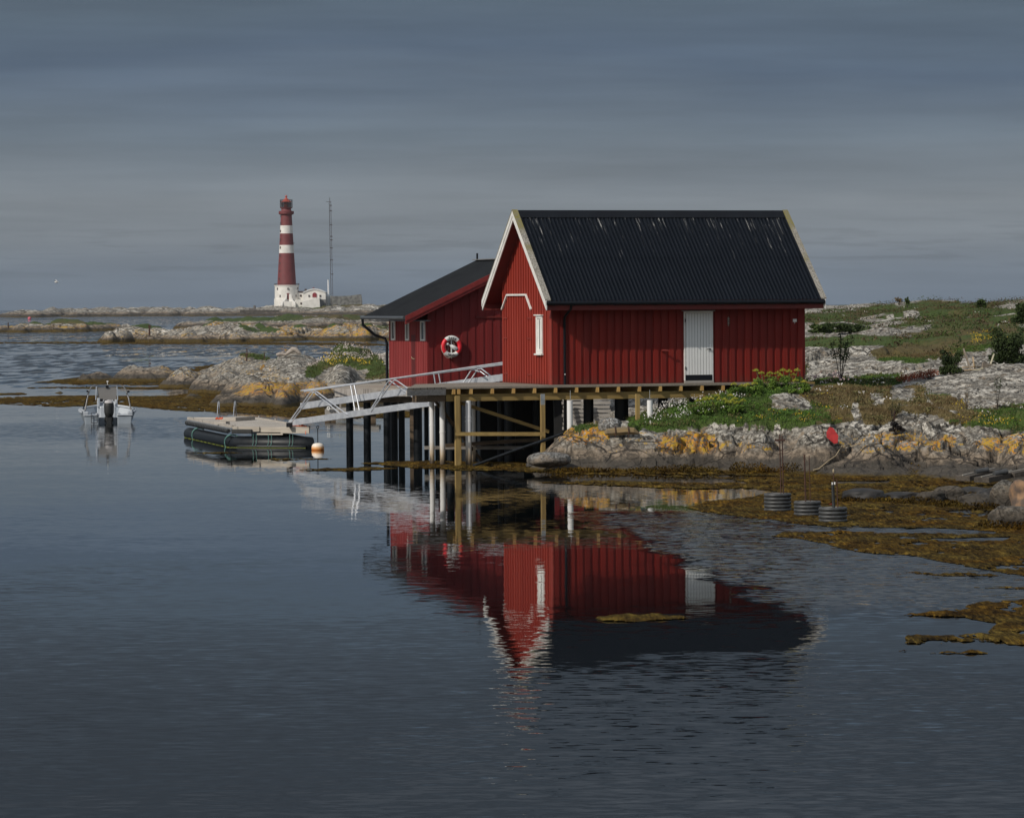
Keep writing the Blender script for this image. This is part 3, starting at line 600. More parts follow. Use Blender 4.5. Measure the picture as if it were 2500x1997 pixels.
d1 = [(px, 751 + (6 if px < 120 else 3 if px < 250 else 0) - (3 if px > 640 else 0) + rr_.uniform(-1.5, 1.5), 1690 + rr_.uniform(-30, 120), rr_.uniform(35, 60), 80) for px in range(60, 2700, 38)] + [(700, 749, 1700, 160, 90), (840, 749, 1700, 160, 90), (760, 763, 1620, 200, 60), (60, 763, 1700, 40, 40)]
def veg1(px, py, X, Y, h): return sstep(fbm(X / 30, Y / 90, 45) + (.08 if True else 0), .1, .2) * (h > 2)
R1 = rock_mat('lighthouse_island_rock', 9.0, wet=1.1, tan=1.7, weed=.35, whit=0.6, fine=7.0, g=1.4)
i1, X1, Y1_, h1, _v = islet('lighthouse_island', d1, -60, 2800, 1540, 1950, 900, 60, R1, 9.0, 1.0, 500, veg1, None, 0.25)

# ------------------------------------------------------------------ seaweed on the water
def weed_mat():
    m, tt, b = newmat('floating_kelp'); pos = tt.node('ShaderNodeNewGeometry').outputs['Position']
    a = tt.noise(tt.vmath('MULTIPLY', pos, (1.0, .13, 1.0)), 15.0, 5, 0.75); c = tt.noise(pos, 0.5, 4); e = tt.noise(tt.vmath('MULTIPLY', pos, (.5, .18, 1)), 3.5, 4, .6)
    f = tt.math('ADD', tt.math('MULTIPLY', a, .65), tt.math('MULTIPLY', e, .35))
    cc = tt.ramp(f, [(.38, (.008, .006, .003)), (.46, (.026, .019, .006)), (.54, (.060, .044, .011)), (.63, (.135, .102, .022))])
    cc = tt.mix(tt.step(c, .4, .65), cc, tt.vmath('MULTIPLY', cc, (1.0, .78, .5)))
    cc = tt.vmath('MULTIPLY', cc, (1.55, 1.45, 1.45))
    tt.put(b.inputs['Base Color'], cc); b.inputs['Roughness'].default_value = 0.9; b.inputs['Specular IOR Level'].default_value = .03
    bp = tt.node('ShaderNodeBump'); bp.inputs['Strength'].default_value = 1.0; bp.inputs['Distance'].default_value = 0.06
    tt.put(bp.inputs['Height'], a); tt.l.new(bp.outputs[0], b.inputs['Normal'])
    return m
KELP = weed_mat()
WEED_R = [[(880, 1131), (960, 1125), (1200, 1127), (1300, 1128), (1400, 1140), (1600, 1142), (1900, 1146), (2100, 1150), (2600, 1165), (2600, 1200), (2560, 1420), (2400, 1388), (2300, 1372), (2230, 1358), (2100, 1347), (2020, 1326), (1960, 1318), (1880, 1311), (1910, 1301), (2040, 1300), (2090, 1292), (1950, 1280), (1890, 1268), (1720, 1250), (1680, 1238), (1720, 1222), (1850, 1214), (1900, 1200), (1840, 1192), (1700, 1196), (1420, 1184), (1300, 1180), (1330, 1174), (1600, 1176), (1830, 1180), (1800, 1170), (1480, 1160), (1250, 1150), (1120, 1146), (980, 1138)],
          [(2205, 1502), (2350, 1484), (2400, 1468), (2600, 1464), (2600, 1580), (2350, 1570), (2215, 1570), (2225, 1552), (2400, 1546), (2432, 1522), (2360, 1506)],
          [(2180, 1588), (2300, 1583), (2600, 1588), (2600, 1597), (2260, 1594)], [(2210, 1397), (2420, 1400), (2450, 1409), (2300, 1407)],
          [(1455, 1507), (1500, 1500), (1650, 1502), (1690, 1510), (1560, 1519), (1480, 1515)], [(2330, 1437), (2600, 1432), (2600, 1440)]]
WEED_HOLE = [[(1930, 1291), (2100, 1286), (2300, 1288), (2440, 1297), (2420, 1305), (2250, 1303), (2120, 1298), (1960, 1300)], [(2280, 1316), (2460, 1314), (2440, 1321), (2300, 1322)], [(2020, 1176), (2180, 1174), (2170, 1180), (2040, 1181)], [(1700, 1160), (1900, 1162), (1880, 1166), (1720, 1165)]]
WEED_L = [[(-60, 972), (60, 968), (160, 965), (280, 966), (420, 966), (500, 958), (620, 960), (700, 992), (860, 1000), (1000, 1004), (1020, 1020), (900, 1022), (700, 1018), (560, 1006), (440, 1004), (300, 990), (150, 994), (-60, 985)],
          [(90, 934), (180, 922), (330, 919), (560, 918), (640, 945), (520, 946), (400, 941), (250, 939), (150, 938)], [(60, 946), (200, 944), (420, 946), (560, 951), (400, 951), (200, 949), (80, 949)], [(-60, 962), (60, 958), (60, 964), (-60, 967)],
          [(430, 898), (560, 888), (600, 905), (480, 908)], [(-60, 836), (400, 833), (900, 838), (1000, 845), (600, 842), (200, 840), (-60, 839)], [(455, 1106), (560, 1104), (600, 1107), (520, 1109)], [(700, 1148), (900, 1140), (1000, 1143), (860, 1151)], [(640, 1121), (780, 1119), (820, 1122), (700, 1125)]]
WV = []; WF = []; wb = 0
def kelp(px0, px1, py0, py1, sx, sy, polys, holes, jit=(60, 5.0)):
    global wb
    gx, gy = np.meshgrid(np.arange(px0, px1, sx), np.arange(py0, py1, sy)); X, Y = seaN(gx, gy)
    a = fbm(X / 1.5, Y / 3.0, 91, 5); c = fbm(X / 1.3 + 40, Y / 3.0, 95, 5)
    jx_ = gx + jit[0] * a; jy_ = gy + jit[1] * 2.2 * c
    inside = np.zeros(gx.shape, bool)
    for p in polys: inside |= inpoly(jx_, jy_, p)
    for p in holes: inside &= ~inpoly(jx_, jy_, p)
    inside &= (fbm(X / .22, Y / .55, 99, 3) + .9 * fbm(X / 3.0, Y / 5.0, 101, 3)) > np.where(X < -2, -0.34, -0.22)
    core = inside * 1.0
    for _ in range(3): core = np.minimum(core, (core + np.roll(core, 1, 0) + np.roll(core, -1, 0) + np.roll(core, 1, 1) + np.roll(core, -1, 1)) / 5)
    Z = 0.004 + 0.075 * np.clip(fbm(X / .16, Y / .9, 93, 4) + .30, 0, 1) * core ** 2
    nr, nc = gx.shape; fc = gridfaces(nr, nc); k = inside[:-1, :-1].ravel() & inside[1:, 1:].ravel(); fc = fc[k]
    us, inv = np.unique(fc, return_inverse=True)
    WV.append(np.stack([X, Y, Z], -1).reshape(-1, 3)[us]); WF.append(inv.reshape(-1, 4) + wb); wb += len(us)
kelp(860, 2600, 1112, 1430, 2.6, 0.8, WEED_R, WEED_HOLE, (50, 4))
kelp(1430, 2600, 1428, 1604, 3.0, 1.0, WEED_R, [], (45, 5))
kelp(-60, 1020, 828, 1022, 3.0, 0.7, WEED_L, [], (60, 1.3))
kelp(440, 1020, 1098, 1156, 3.0, 0.7, WEED_L, [], (60, 1.2))
# cushions of wrack hanging on the rock foot
def leafcloud(cs, rad, n, size, squash=0.7, up=0.0):
    """n small leaf quads through each ellipsoid centred at cs; returns V,F"""
    cs = np.asarray(cs, float).reshape(-1, 3); rad = np.asarray(rad, float).reshape(-1, 3)
    C = np.repeat(cs, n, 0); R = np.repeat(rad, n, 0); N = len(C)
    dr = rng.normal(size=(N, 3)); dr /= np.linalg.norm(dr, axis=1)[:, None]
    p = C + dr * R * (rng.random((N, 1)) ** 0.45)
    a = rng.normal(size=(N, 3)); a[:, 2] += up; a /= np.linalg.norm(a, axis=1)[:, None]
    b_ = np.cross(a, rng.normal(size=(N, 3))); b_ /= np.linalg.norm(b_, axis=1)[:, None]
    s = size * rng.uniform(.6, 1.3, (N, 1)); a = a * s; b_ = b_ * s * squash
    Vv = np.stack([p - a, p + b_, p + a, p - b_], 1).reshape(-1, 3)
    return Vv, np.arange(N * 4).reshape(-1, 4)
cu = []; cr_ = []
for px, pb_, wpx, hpx in ((2150, 1226, 50, 10), (2235, 1232, 60, 18), (2300, 1236, 60, 14), (2330, 1240, 40, 14), (2400, 1245, 50, 16), (2360, 1222, 40, 20), (2460, 1262, 50, 16), (2430, 1290, 50, 16), (2500, 1296, 60, 18), (2080, 1226, 40, 10)):
    q = sea(px, pb_); cu.append((q.x, q.y + .1, .02)); cr_.append((wpx / 100, .4, hpx / 100))
for px, wpx, hpx in ((1440, 50, 14), (1500, 40, 10), (1640, 60, 16), (1680, 50, 20), (1725, 40, 14), (1808, 26, 24), (1850, 34, 22), (1870, 40, 12), (1932, 36, 24), (2180, 40, 16), (2230, 30, 22), (1580, 60, 14), (2300, 40, 12), (1380, 50, 12), (2330, 50, 12), (2460, 60, 12)):
    q = sea(px, 1156); cu.append((q.x, q.y + .5, .02)); cr_.append((wpx / 81, .7, hpx / 81))
a_, b_ = leafcloud(cu, cr_, 700, .028); WV.append(a_); WF.append(b_ + wb); wb += len(a_)
o = npmesh('seaweed', np.concatenate(WV), np.concatenate(WF), KELP); tag(o, 'golden brown seaweed floating in mats along the shore', 'seaweed', kind='stuff')

# ------------------------------------------------------------------ grass, herbs and flowers (uncountable)
def leafmat(name, c, c2, scale=2.5):
    m, tt, b = newmat(name); pos = tt.node('ShaderNodeNewGeometry').outputs['Position']
    f = tt.math('ADD', tt.math('MULTIPLY', tt.noise(pos, scale * .5, 4, .6), .6), tt.math('MULTIPLY', tt.noise(pos, scale * 5, 3, .6), .4)); tt.put(b.inputs['Base Color'], tt.mix(tt.step(f, .42, .58), (*c2, 1), (*c, 1)))
    b.inputs['Roughness'].default_value = .7; b.inputs['Specular IOR Level'].default_value = .25
    return m
GRASS = leafmat('grass_green', (.085, .15, .022), (.035, .07, .012)); DRY = leafmat('grass_dry', (.22, .17, .08), (.11, .075, .032))
WFLOW = simple('white_petals', (.74, .72, .68), (.62, .58, .56), .7); YFLOW = simple('yellow_petals', (.62, .46, .03), (.5, .34, .02), .7); PFLOW = simple('pink_petals', (.6, .42, .42), (.5, .36, .36), .7)
Vt = V.reshape(*hh.shape, 3)
def pick(mask, n, wgt=None):
    idx = np.flatnonzero(mask.ravel())
    if len(idx) == 0: return np.zeros((0, 3))
    pr = None
    if wgt is not None: pr = wgt.ravel()[idx]; pr = pr / pr.sum()
    k = rng.choice(idx, n, p=pr); base = Vt.reshape(-1, 3)[k].copy()
    base[:, 0] += rng.uniform(-.03, .03, n); base[:, 1] += rng.uniform(-.08, .08, n)
    return base
def blades(base, h, wd, n=3):
    B = np.repeat(base, n, 0); N = len(B); an = rng.uniform(0, 2 * np.pi, N); hs = h * rng.uniform(.5, 1.2, N)
    off = rng.normal(size=(N, 2)) * .03; B[:, :2] += off; B[:, 2] -= .02
    dx_ = np.cos(an) * wd; dy_ = np.sin(an) * wd
    top = B + np.stack([rng.normal(size=N) * hs * .35, rng.normal(size=N) * hs * .35, hs], -1)
    Vv = np.stack([B - np.stack([dx_, dy_, dx_ * 0], -1), B + np.stack([dx_, dy_, dx_ * 0], -1), top], 1).reshape(-1, 3)
    return Vv, np.arange(N * 3).reshape(-1, 3)
near_ = YY < 150
area = (np.gradient(YY, axis=0) * YY)
a_, b_ = blades(pick((veg > .5) & (tone > .42) & near_, 30000, area), .09, .012, 4)
tag(npmesh('green_grass', a_, b_, GRASS), 'short green grass and herbs on the shore below the hut', 'grass', kind='stuff')
a_, b_ = blades(pick((veg > .5) & (tone <= .42) & near_, 12000, area), .10, .010, 4)
tag(npmesh('dry_grass', a_, b_, DRY), 'straw brown dry grass between the shore rocks', 'grass', kind='stuff')
a_, b_ = blades(pick((veg > .5) & ~near_ & (YY < 420), 60000, area), .12, .014, 3)
tag(npmesh('heath', a_, b_, leafmat('heath', (.085, .095, .025), (.07, .045, .02), .6)), 'low olive and brown heath over the hill behind the hut', 'heath', kind='stuff')
for nm, m_n, n_, mt_, sz, lb in (('heather_clumps', (veg > .5) & ~near_ & (YY < 400), 1100, leafmat('heather', (.10, .070, .035), (.045, .032, .014), 1.5), .05, 'brown heather tufts spread over the hill behind the hut'),
                           ('crowberry_clumps', (veg > .5) & ~near_ & (YY < 400), 1000, leafmat('crowberry', (.065, .095, .022), (.028, .045, .010), 1.5), .05, 'dark green crowberry tufts spread over the hill behind the hut'),
                           ('grass_tufts', (veg > .5) & near_, 420, leafmat('tussock', (.15, .13, .05), (.06, .065, .02), 2.0), .03, 'olive grass tussocks along the rock shelf')):
    c0 = pick(m_n, n_, area); c0[:, 2] += .04; fr = np.clip(c0[:, 1:2] / 200, .45, 1.6) if nm != 'grass_tufts' else np.full((len(c0), 1), .42)
    rd_ = np.concatenate([rng.uniform(.35, 1.0, (len(c0), 1)), rng.uniform(.4, 1.2, (len(c0), 1)), rng.uniform(.13, .30, (len(c0), 1))], 1) * fr
    a_, b_ = leafcloud(c0, rd_, 60, sz); tag(npmesh(nm, a_, b_, mt_), lb, 'ground cover', kind='stuff')
# leafy herb mounds on the bank
bank = inpoly(jx, jy, [(1590, 1040), (1640, 1005), (1700, 985), (1760, 960), (1800, 930), (1960, 925), (1960, 950), (1880, 975), (1860, 1000), (1960, 1005), (2030, 1012), (1960, 1030), (1800, 1032)]) & (veg > .4)
bs = pick(bank, 900, area); bs[:, 2] += .04
a_, b_ = leafcloud(bs, np.tile((.14, .2, .10), (len(bs), 1)), 34, .022)
tag(npmesh('leafy_herbs', a_, b_, leafmat('herb_leaves', (.10, .19, .025), (.035, .085, .014), 3.0)), 'lush green leafy herbs on the bank beside the deck', 'herbs', kind='stuff')
def flowers(name, polys, n, hgt, size, mat, label, dens=None):
    m_ = np.zeros(hh.shape, bool)
    for p in polys: m_ |= inpoly(jx, jy, p)
    m_ &= veg > .35
    n0 = max(6, n // 7); c0 = pick(m_, n0, area)
    if len(c0) == 0: return
    c = np.repeat(c0, 7, 0); c += rng.normal(size=c.shape) * (.10, .25, .02); c[:, 2] += hgt * rng.uniform(.6, 1.2, len(c))
    Vv, Fv = leafcloud(c, np.full((len(c), 3), size * .5), 3, size, .9, 1.0)
    tag(npmesh(name, Vv, Fv, mat), label, 'flowers', kind='stuff')
flowers('white_flowers', [[(1560, 1040), (1600, 1000), (1680, 965), (1760, 960), (1770, 1020), (1690, 1030), (1640, 1045)]], 1100, .22, .018, WFLOW, 'white daisies massed on the green bank under the deck')
flowers('white_clover', [[(1750, 1030), (1760, 940), (1980, 925), (2200, 910), (2230, 960), (2080, 1010)], [(2290, 1040), (2300, 1000), (2560, 975), (2560, 1045)]], 260, .12, .022, WFLOW, 'scattered white flower heads over the grassy rock shelf')
flowers('yellow_flowers', [[(1800, 1030), (1950, 990), (2080, 1000), (2080, 1030)], [(1950, 975), (1990, 955), (2040, 970), (1990, 985)], [(2270, 1000), (2360, 980), (2370, 1006)], [(2330, 1040), (2360, 1010), (2520, 1010), (2520, 1045)]], 420, .08, .016, YFLOW, 'small yellow flowers dotting the grass between the rocks')
flowers('hill_flowers', [[(1970, 880), (1990, 760), (2250, 750), (2320, 830), (2150, 870), (2050, 930)], [(2300, 830), (2350, 745), (2600, 745), (2600, 820)]], 1500, .15, .022, WFLOW, 'pale flower heads scattered over the heath behind the hut')
flowers('yellow_bedstraw', [[(2380, 815), (2440, 805), (2440, 835), (2370, 840)]], 500, .1, .017, YFLOW, 'yellow flowering patch on the dark green slope at right')
flowers('pink_thrift', [[(1960, 945), (1990, 900), (2070, 890), (2080, 935), (2010, 950)], [(1850, 990), (1880, 965), (1930, 960), (1900, 985)]], 130, .25, .024, PFLOW, 'pale pink sea thrift beside the corner of the hut')
# turf of the lichen rocks
k5 = np.flatnonzero((vg5 > .5).ravel()); b5 = np.stack([X5, Y5, h5], -1).reshape(-1, 3)[rng.choice(k5, 7000)]
a_, b_ = blades(b5, .14, .02, 3); tag(npmesh('rock_turf', a_, b_, leafmat('turf', (.09, .13, .03), (.06, .06, .02))), 'green turf on top of the lichen covered rocks', 'turf', kind='stuff')
for nm, mt_, n_, poly_, lb in (('white_thrift', simple('thrift', (.62, .54, .50), (.5, .42, .38), .7), 900, [(745, 905), (760, 875), (830, 840), (900, 845), (950, 870), (940, 885), (850, 880), (800, 885)], 'pale thrift flowers on the grey rocks left of the building'),
                           ('yellow_trefoil', YFLOW, 420, [(775, 880), (790, 865), (830, 870), (900, 885), (930, 890), (880, 900), (800, 895)], 'yellow flowers in the turf of the lichen covered rocks')):
    px_, py_ = projN(X5, Y5, h5); k = np.flatnonzero((inpoly(px_, py_, poly_) & (vg5 > .3)).ravel())
    if len(k):
        c = np.stack([X5, Y5, h5], -1).reshape(-1, 3)[rng.choice(k, n_)]; c += rng.normal(size=c.shape) * (.15, .3, .02); c[:, 2] += .16
        a_, b_ = leafcloud(c, np.full((len(c), 3), .03), 2, .035, .9, 1.0); tag(npmesh(nm, a_, b_, mt_), lb, 'flowers', kind='stuff')

# ================================================================== HUT
ANG = 0.330; ca, sa = math.cos(ANG), math.sin(ANG)
h0 = P(1348.4, 939.5, 120.0); ZD = h0.z
L, W = 8.27, 4.6
hut = empty('boat_house', (h0.x, h0.y, ZD), ANG, 'red boat house with black corrugated roof and white gable trim on the timber deck', 'boat house')
def hx(px):   # photograph column -> metres along the front wall
    u = (px - CX) / F; return (u * h0.y - h0.x) / (ca - u * sa)
def hz(py, px, Y=121.5): return P(px, py, Y).z - ZD
OF, OGL, OGR = 0.68, 0.40, 0.36
ZE, SL = 2.53, 0.916; RIDGE = ZE + SL * (W / 2 + OF)
def zr(y): return ZE + SL * (min(y, W - y) + OF)
mb = MB(); mb.box(0, L, 0, 0.10, 0, 3.0)
x = 0.02; k = 0
dx0, dx1 = hx(1668.5), hx(1738.7)
while x < L:
    x1 = min(x + 0.15, L)
    segs = [(0.0, 3.0)] if (x1 < dx0 or x > dx1) else [(2.22, 3.0)]
    for za, zb in segs: mb.box(x, x1, -0.034, -0.001, za + .01, zb)
    mb.box(x1, min(x1 + .02, L), -0.008, 0.001, 0.01, 3.0) if segs[0][0] == 0 else None
    x += 0.25
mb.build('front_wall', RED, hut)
gw = MB()
n = 18
gw.add([(0, 0, 0), (0, W, 0), (0, W, zr(W) - .12), (0, W / 2, RIDGE - .12), (0, 0, zr(0) - .12), (.1, 0.11, 0), (.1, W, 0), (.1, W, zr(W) - .12), (.1, W / 2, RIDGE - .12), (.1, 0.11, zr(.11) - .12)],
       [(0, 1, 2, 3, 4), (9, 8, 7, 6, 5), (0, 5, 6, 1), (1, 6, 7, 2), (2, 7, 8, 3), (3, 8, 9, 4), (4, 9, 5, 0)])
y = 0.20
while y < W - .1:
    y1 = y + .125; m_ = [y, y1] if not (y < W / 2 < y1) else [y, W / 2, y1]
    for a, b in zip(m_[:-1], m_[1:]):
        gw.hexa([(-.034, a, .01), (-.001, a, .01), (-.001, b, .01), (-.034, b, .01), (-.034, a, zr(a) - .125), (-.001, a, zr(a) - .125), (-.001, b, zr(b) - .125), (-.034, b, zr(b) - .125)])
    y += .235
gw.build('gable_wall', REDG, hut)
MB().box(-.038, -.001, -.036, .17, 0, zr(0) - .13).build('corner_board', simple('red_corner', (.275, .032, .019), (.23, .027, .017), .6), hut)
bw = MB(); bw.box(0.1, L, W - .1, W, 0, 3.0); bw.build('back_wall', RED, hut)
bw = MB(); bw.add([(L, .1, 0), (L, W, 0), (L, W, zr(W) - .12), (L, W / 2, RIDGE - .12), (L, .1, zr(.1) - .12), (L - .1, .11, 0), (L - .1, W, 0), (L - .1, W, zr(W) - .12), (L - .1, W / 2, RIDGE - .12), (L - .1, .11, zr(.11) - .12)],
       [(4, 3, 2, 1, 0), (5, 6, 7, 8, 9), (0, 1, 6, 5), (1, 2, 7, 6), (2, 3, 8, 7), (3, 4, 9, 8), (4, 0, 5, 9)])
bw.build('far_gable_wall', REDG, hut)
# roof
def corr(x0, x1, y0, z0, y1, z1, pitch, amp, per=8, rows=2):
    nx = int((x1 - x0) / pitch * per) + 1; xs = np.linspace(x0, x1, nx); zo = amp * np.sin(2 * np.pi * xs / pitch)
    zo = amp * (2 * np.clip((zo / amp + .15) / 1.15, 0, 1) ** 1.6 - 1)
    L_ = math.hypot(y1 - y0, z1 - z0); ny, nz = -(z1 - z0) / L_, (y1 - y0) / L_
    if nz < 0: ny, nz = -ny, -nz
    Vv = np.concatenate([np.stack([xs, y0 + (y1 - y0) * q + ny * zo, z0 + (z1 - z0) * q + nz * zo], -1) for q in np.linspace(0, 1, rows)])
    return Vv, gridfaces(rows, nx)
roof = MB()
T = .09
roofo = empty('roof', (0, 0, 0)); roofo.parent = hut
ym = .72; V1, F1 = corr(-OGL, L + OGR, -OF, ZE, ym + .12, ZE + SL * (ym + .12 + OF), .125, .019, 10)
Vu, Fu = corr(-OGL, L + OGR, ym, ZE + SL * (ym + OF) + .016, W / 2, RIDGE + .016, .125, .019, 10)
V1, F1 = np.concatenate([V1, Vu]), np.concatenate([F1, Fu + len(V1)])
V2, F2 = corr(-OGL, L + OGR, W + OF, ZE, W / 2, RIDGE, .125, .019, 10)
bpy.data.objects.remove(roofo)
roofo = npmesh('roof', np.concatenate([V1, V2]), np.concatenate([F1, F2 + len(V1)]), ROOF, hut, True)
ul = MB()
for sgn in (0, 1):
    f = (lambda y: y) if not sgn else (lambda y: W - y)
    ya, yb = f(-OF + .03), f(W / 2)
    za, zb = ZE - .03, RIDGE - .03 - .03 * .9
    ul.hexa([(-OGL + .01, ya, za - T), (L + OGR - .01, ya, za - T), (L + OGR - .01, yb, zb - T), (-OGL + .01, yb, zb - T), (-OGL + .01, ya, za), (L + OGR - .01, ya, za), (L + OGR - .01, yb, zb), (-OGL + .01, yb, zb)])
ul.build('roof_boarding', REDT, hut)
for sgn in (0, 1):
    f = (lambda y: y) if not sgn else (lambda y: W - y)
    q = MB(); q.box(-OGL, L + OGR, min(f(-OF + .06), f(-OF + .085)), max(f(-OF + .06), f(-OF + .085)), 2.24, 2.44)
    q.box(-OGL + .03, L + OGR - .03, min(f(-OF + .086), f(-.03)), max(f(-OF + .086), f(-.03)), 2.26, 2.285)
    q.build('fascia', REDT, hut)
q = MB(); q.tube([(-OGL - .02, -OF - .02, ZE - .075), (L + OGR, -OF - .02, ZE - .085)], .062, 12)
for i in range(14): q.box(-.2 + i * .65, -.175 + i * .65, -OF - .09, -OF + .05, ZE - .15, ZE - .13)
q.build('gutter', BLACKM, hut, True)
q = MB(); q.hexa([(-OGL + .1, W / 2 - .24, RIDGE - .24 * SL + .035), (L + OGR - .1, W / 2 - .24, RIDGE - .24 * SL + .035), (L + OGR - .1, W / 2, RIDGE + .02), (-OGL + .1, W / 2, RIDGE + .02), (-OGL + .1, W / 2 - .24, RIDGE - .24 * SL + .05), (L + OGR - .1, W / 2 - .24, RIDGE - .24 * SL + .05), (L + OGR - .1, W / 2, RIDGE + .055), (-OGL + .1, W / 2, RIDGE + .055)])
q.hexa([(-OGL + .1, W / 2, RIDGE + .02), (L + OGR - .1, W / 2, RIDGE + .02), (L + OGR - .1, W / 2 + .24, RIDGE - .24 * SL + .035), (-OGL + .1, W / 2 + .24, RIDGE - .24 * SL + .035), (-OGL + .1, W / 2, RIDGE + .055), (L + OGR - .1, W / 2, RIDGE + .055), (L + OGR - .1, W / 2 + .24, RIDGE - .24 * SL + .05), (-OGL + .1, W / 2 + .24, RIDGE - .24 * SL + .05)])
q.build('ridge_cap', BLACKM, hut)
def slopeboard(x0, x1, top, bot, sgn, mat, name, yo=-.72, tip=0.0):
    f = (lambda y: y) if not sgn else (lambda y: W - y)
    za = ZE + SL * (yo + OF)
    q = MB(); q.hexa([(x0, f(yo), za + bot - tip), (x1, f(yo), za + bot - tip), (x1, f(W / 2), RIDGE + bot), (x0, f(W / 2), RIDGE + bot), (x0, f(yo), za + top), (x1, f(yo), za + top), (x1, f(W / 2), RIDGE + top), (x0, f(W / 2), RIDGE + top)])
    return q.build(name, mat, hut)
for sgn in (0, 1):
    slopeboard(-OGL - .035, -OGL - .005, .035, -.25, sgn, WHITE, 'bargeboard')
    slopeboard(-OGL - .055, -OGL - .036, .036, -.13, sgn, WHITE, 'bargeboard')
    slopeboard(-OGL - .06, -OGL + .12, .075, .038, sgn, MOSS, 'rake_capping')
    slopeboard(L + OGR + .005, L + OGR + .035, .035, -.25, sgn, WHITE, 'bargeboard')
    slopeboard(L + OGR - .11, L + OGR + .06, .075, .038, sgn, MOSS, 'rake_capping')
# front door
dr = MB(); dr.box(dx0 + .045, dx1 - .045, -.040, .0, .24, 2.12); door = dr.build('door', simple('door_groove', (.34, .34, .34)), hut)
q = MB()
for i in range(9):
    xx = dx0 + .07 + i * (dx1 - dx0 - .1) / 9; q.box(xx, xx + (dx1 - dx0 - .1) / 9 - .016, -.056, -.0405, .245, 2.115)
q.build('door_boards', simple('door_white', (.74, .75, .74), (.70, .71, .70), 0.5, scale=1), door)
MB().box(dx0 + .03, dx1 - .03, -.056, -.001, .075, .238).build('kick_plate', BLACKM, door)
q = MB(); q.cyl((dx1 - .11, -.09, 1.02), (dx1 - .22, -.09, 1.02), .011, n=8).cyl((dx1 - .11, -.05, 1.02), (dx1 - .11, -.10, 1.02), .024, n=12); q.build('handle', BLACKM, door, True)
MB().cyl((dx1 - .11, -.05, 1.14), (dx1 - .11, -.065, 1.14), .028, n=12).build('lock', STEEL, door, True)
q = MB(); q.box(dx0, dx0 + .04, -.05, 0, .07, 2.17).box(dx1 - .04, dx1, -.05, 0, .07, 2.17).box(dx0, dx1, -.052, 0, 2.125, 2.175); q.build('door_frame', WHITE, hut)
MB().box(dx0 - .06, dx1 + .06, -.09, 0, 2.185, 2.205).build('drip_board', simple('zinc', (.5, .5, .5)), hut)
MB().box(dx0, dx1, -.10, -.001, .0, .068).build('threshold', GREYWOOD, hut)
for zz in (.45, 1.9): MB().cyl((dx0 + .035, -.065, zz - .05), (dx0 + .035, -.065, zz + .05), .014, n=8).build('hinge', BLACKM, door)
# gable double door, trim, window
gd = empty('gable_door', (0, 0, 0)); gd.parent = hut
def gy(px): return (1348.4 - px) / 26.5
RH = simple('red_hinge', (.25, .03, .018))
for yy in (gy(1231), gy(1291)):
    for zz in (2.0, 1.38, .28):
        q = MB(); q.box(-.05, -.026, yy - .42, yy, zz - .02, zz + .02)
        q.cyl((-.045, yy - .04, zz - .04), (-.045, yy - .04, zz + .04), .02, n=8); q.build('hinge', RH, gd)
MB().box(-.042, -.0345, 3.12, 3.15, .05, 2.70).build('door_gap_strip', REDG, gd)
ya, yb, yc, yd = gy(1228.5), gy(1241.9), gy(1289.3), gy(1302)
q = MB()
for (p, z0), (r, z1) in (((ya, 2.27), (yb, 2.72)), ((yb, 2.72), (yc, 2.72)), ((yc, 2.72), (yd, 2.27))):
    q.beam((-.055, p, z0), (-.055, r, z1), .05, .055, up=(0, 0, 1) if z0 == z1 else (1, 0, 0))
q.build('door_trim', WHITE, hut)
wy0, wy1, wz0, wz1 = gy(1329.4), gy(1314.4), .93, 2.08
q = MB(); q.box(-.07, -.02, wy0, wy0 + .1, wz0, wz1).box(-.07, -.02, wy1 - .1, wy1, wz0, wz1).box(-.071, -.02, wy0 + .1, wy1 - .1, wz1 - .08, wz1).box(-.071, -.02, wy0 + .1, wy1 - .1, wz0, wz0 + .1)
q.box(-.12, -.02, wy0 - .03, wy1 + .05, wz1, wz1 + .035).box(-.12, -.02, wy0 - .03, wy1 + .05, wz0 - .045, wz0)
wn_ = q.build('window', WHITE, hut)
MB().box(-.04, -.026, wy0 + .1, wy1 - .1, wz0 + .1, wz1 - .08).build('shutter', WHITE, wn_)
MB().box(-.046, -.041, wy0 + .27, wy0 + .31, wz0 + .14, wz1 - .12).build('pane', GLASS, wn_)
# downpipe, stub, hooks, box
xp = hx(1375.7)
q = MB(); q.tube([(xp, -OF - .02, ZE - .12), (xp, -OF + .02, ZE - .24), (xp, -.12, 2.05), (xp, -.07, 1.95), (xp, -.07, .0)], .038, 12)
dp = q.build('downpipe', BLACKM, hut, True)
for zz in (1.78, 1.15): MB().cyl((xp, -.07, zz - .02), (xp, -.07, zz + .02), .047, n=12).build('clamp', BLACKM, dp, True)
MB().ball((xp - .01, -.125, .31), .02).build('cap', WHITE, dp, True)
MB().tube([(hx(1614), -.02, .99), (hx(1616), -.17, 1.0), (hx(1626), -.20, .985)], .028, 10).build('vent_stub', REDT, hut, True)
q = MB(); xk = hx(1777)
for i in range(3): q.box(xk - .03, xk + .03, -.05, -.025, 1.78 + i * .075, 1.82 + i * .075)
q.box(xk - .012, xk + .012, -.035, -.024, 1.72, 2.0)
q.build('wall_hook', simple('tarnished_metal', (.4, .36, .3), (.12, .1, .09), .5, .6, scale=30), hut)
xk = hx(1938.6); q = MB(); q.box(xk - .06, xk + .06, -.06, -.024, 1.83, 1.92).cyl((xk, -.04, 1.83), (xk, -.04, 1.78), .008, n=6); q.build('junction_box', WHITE, hut)

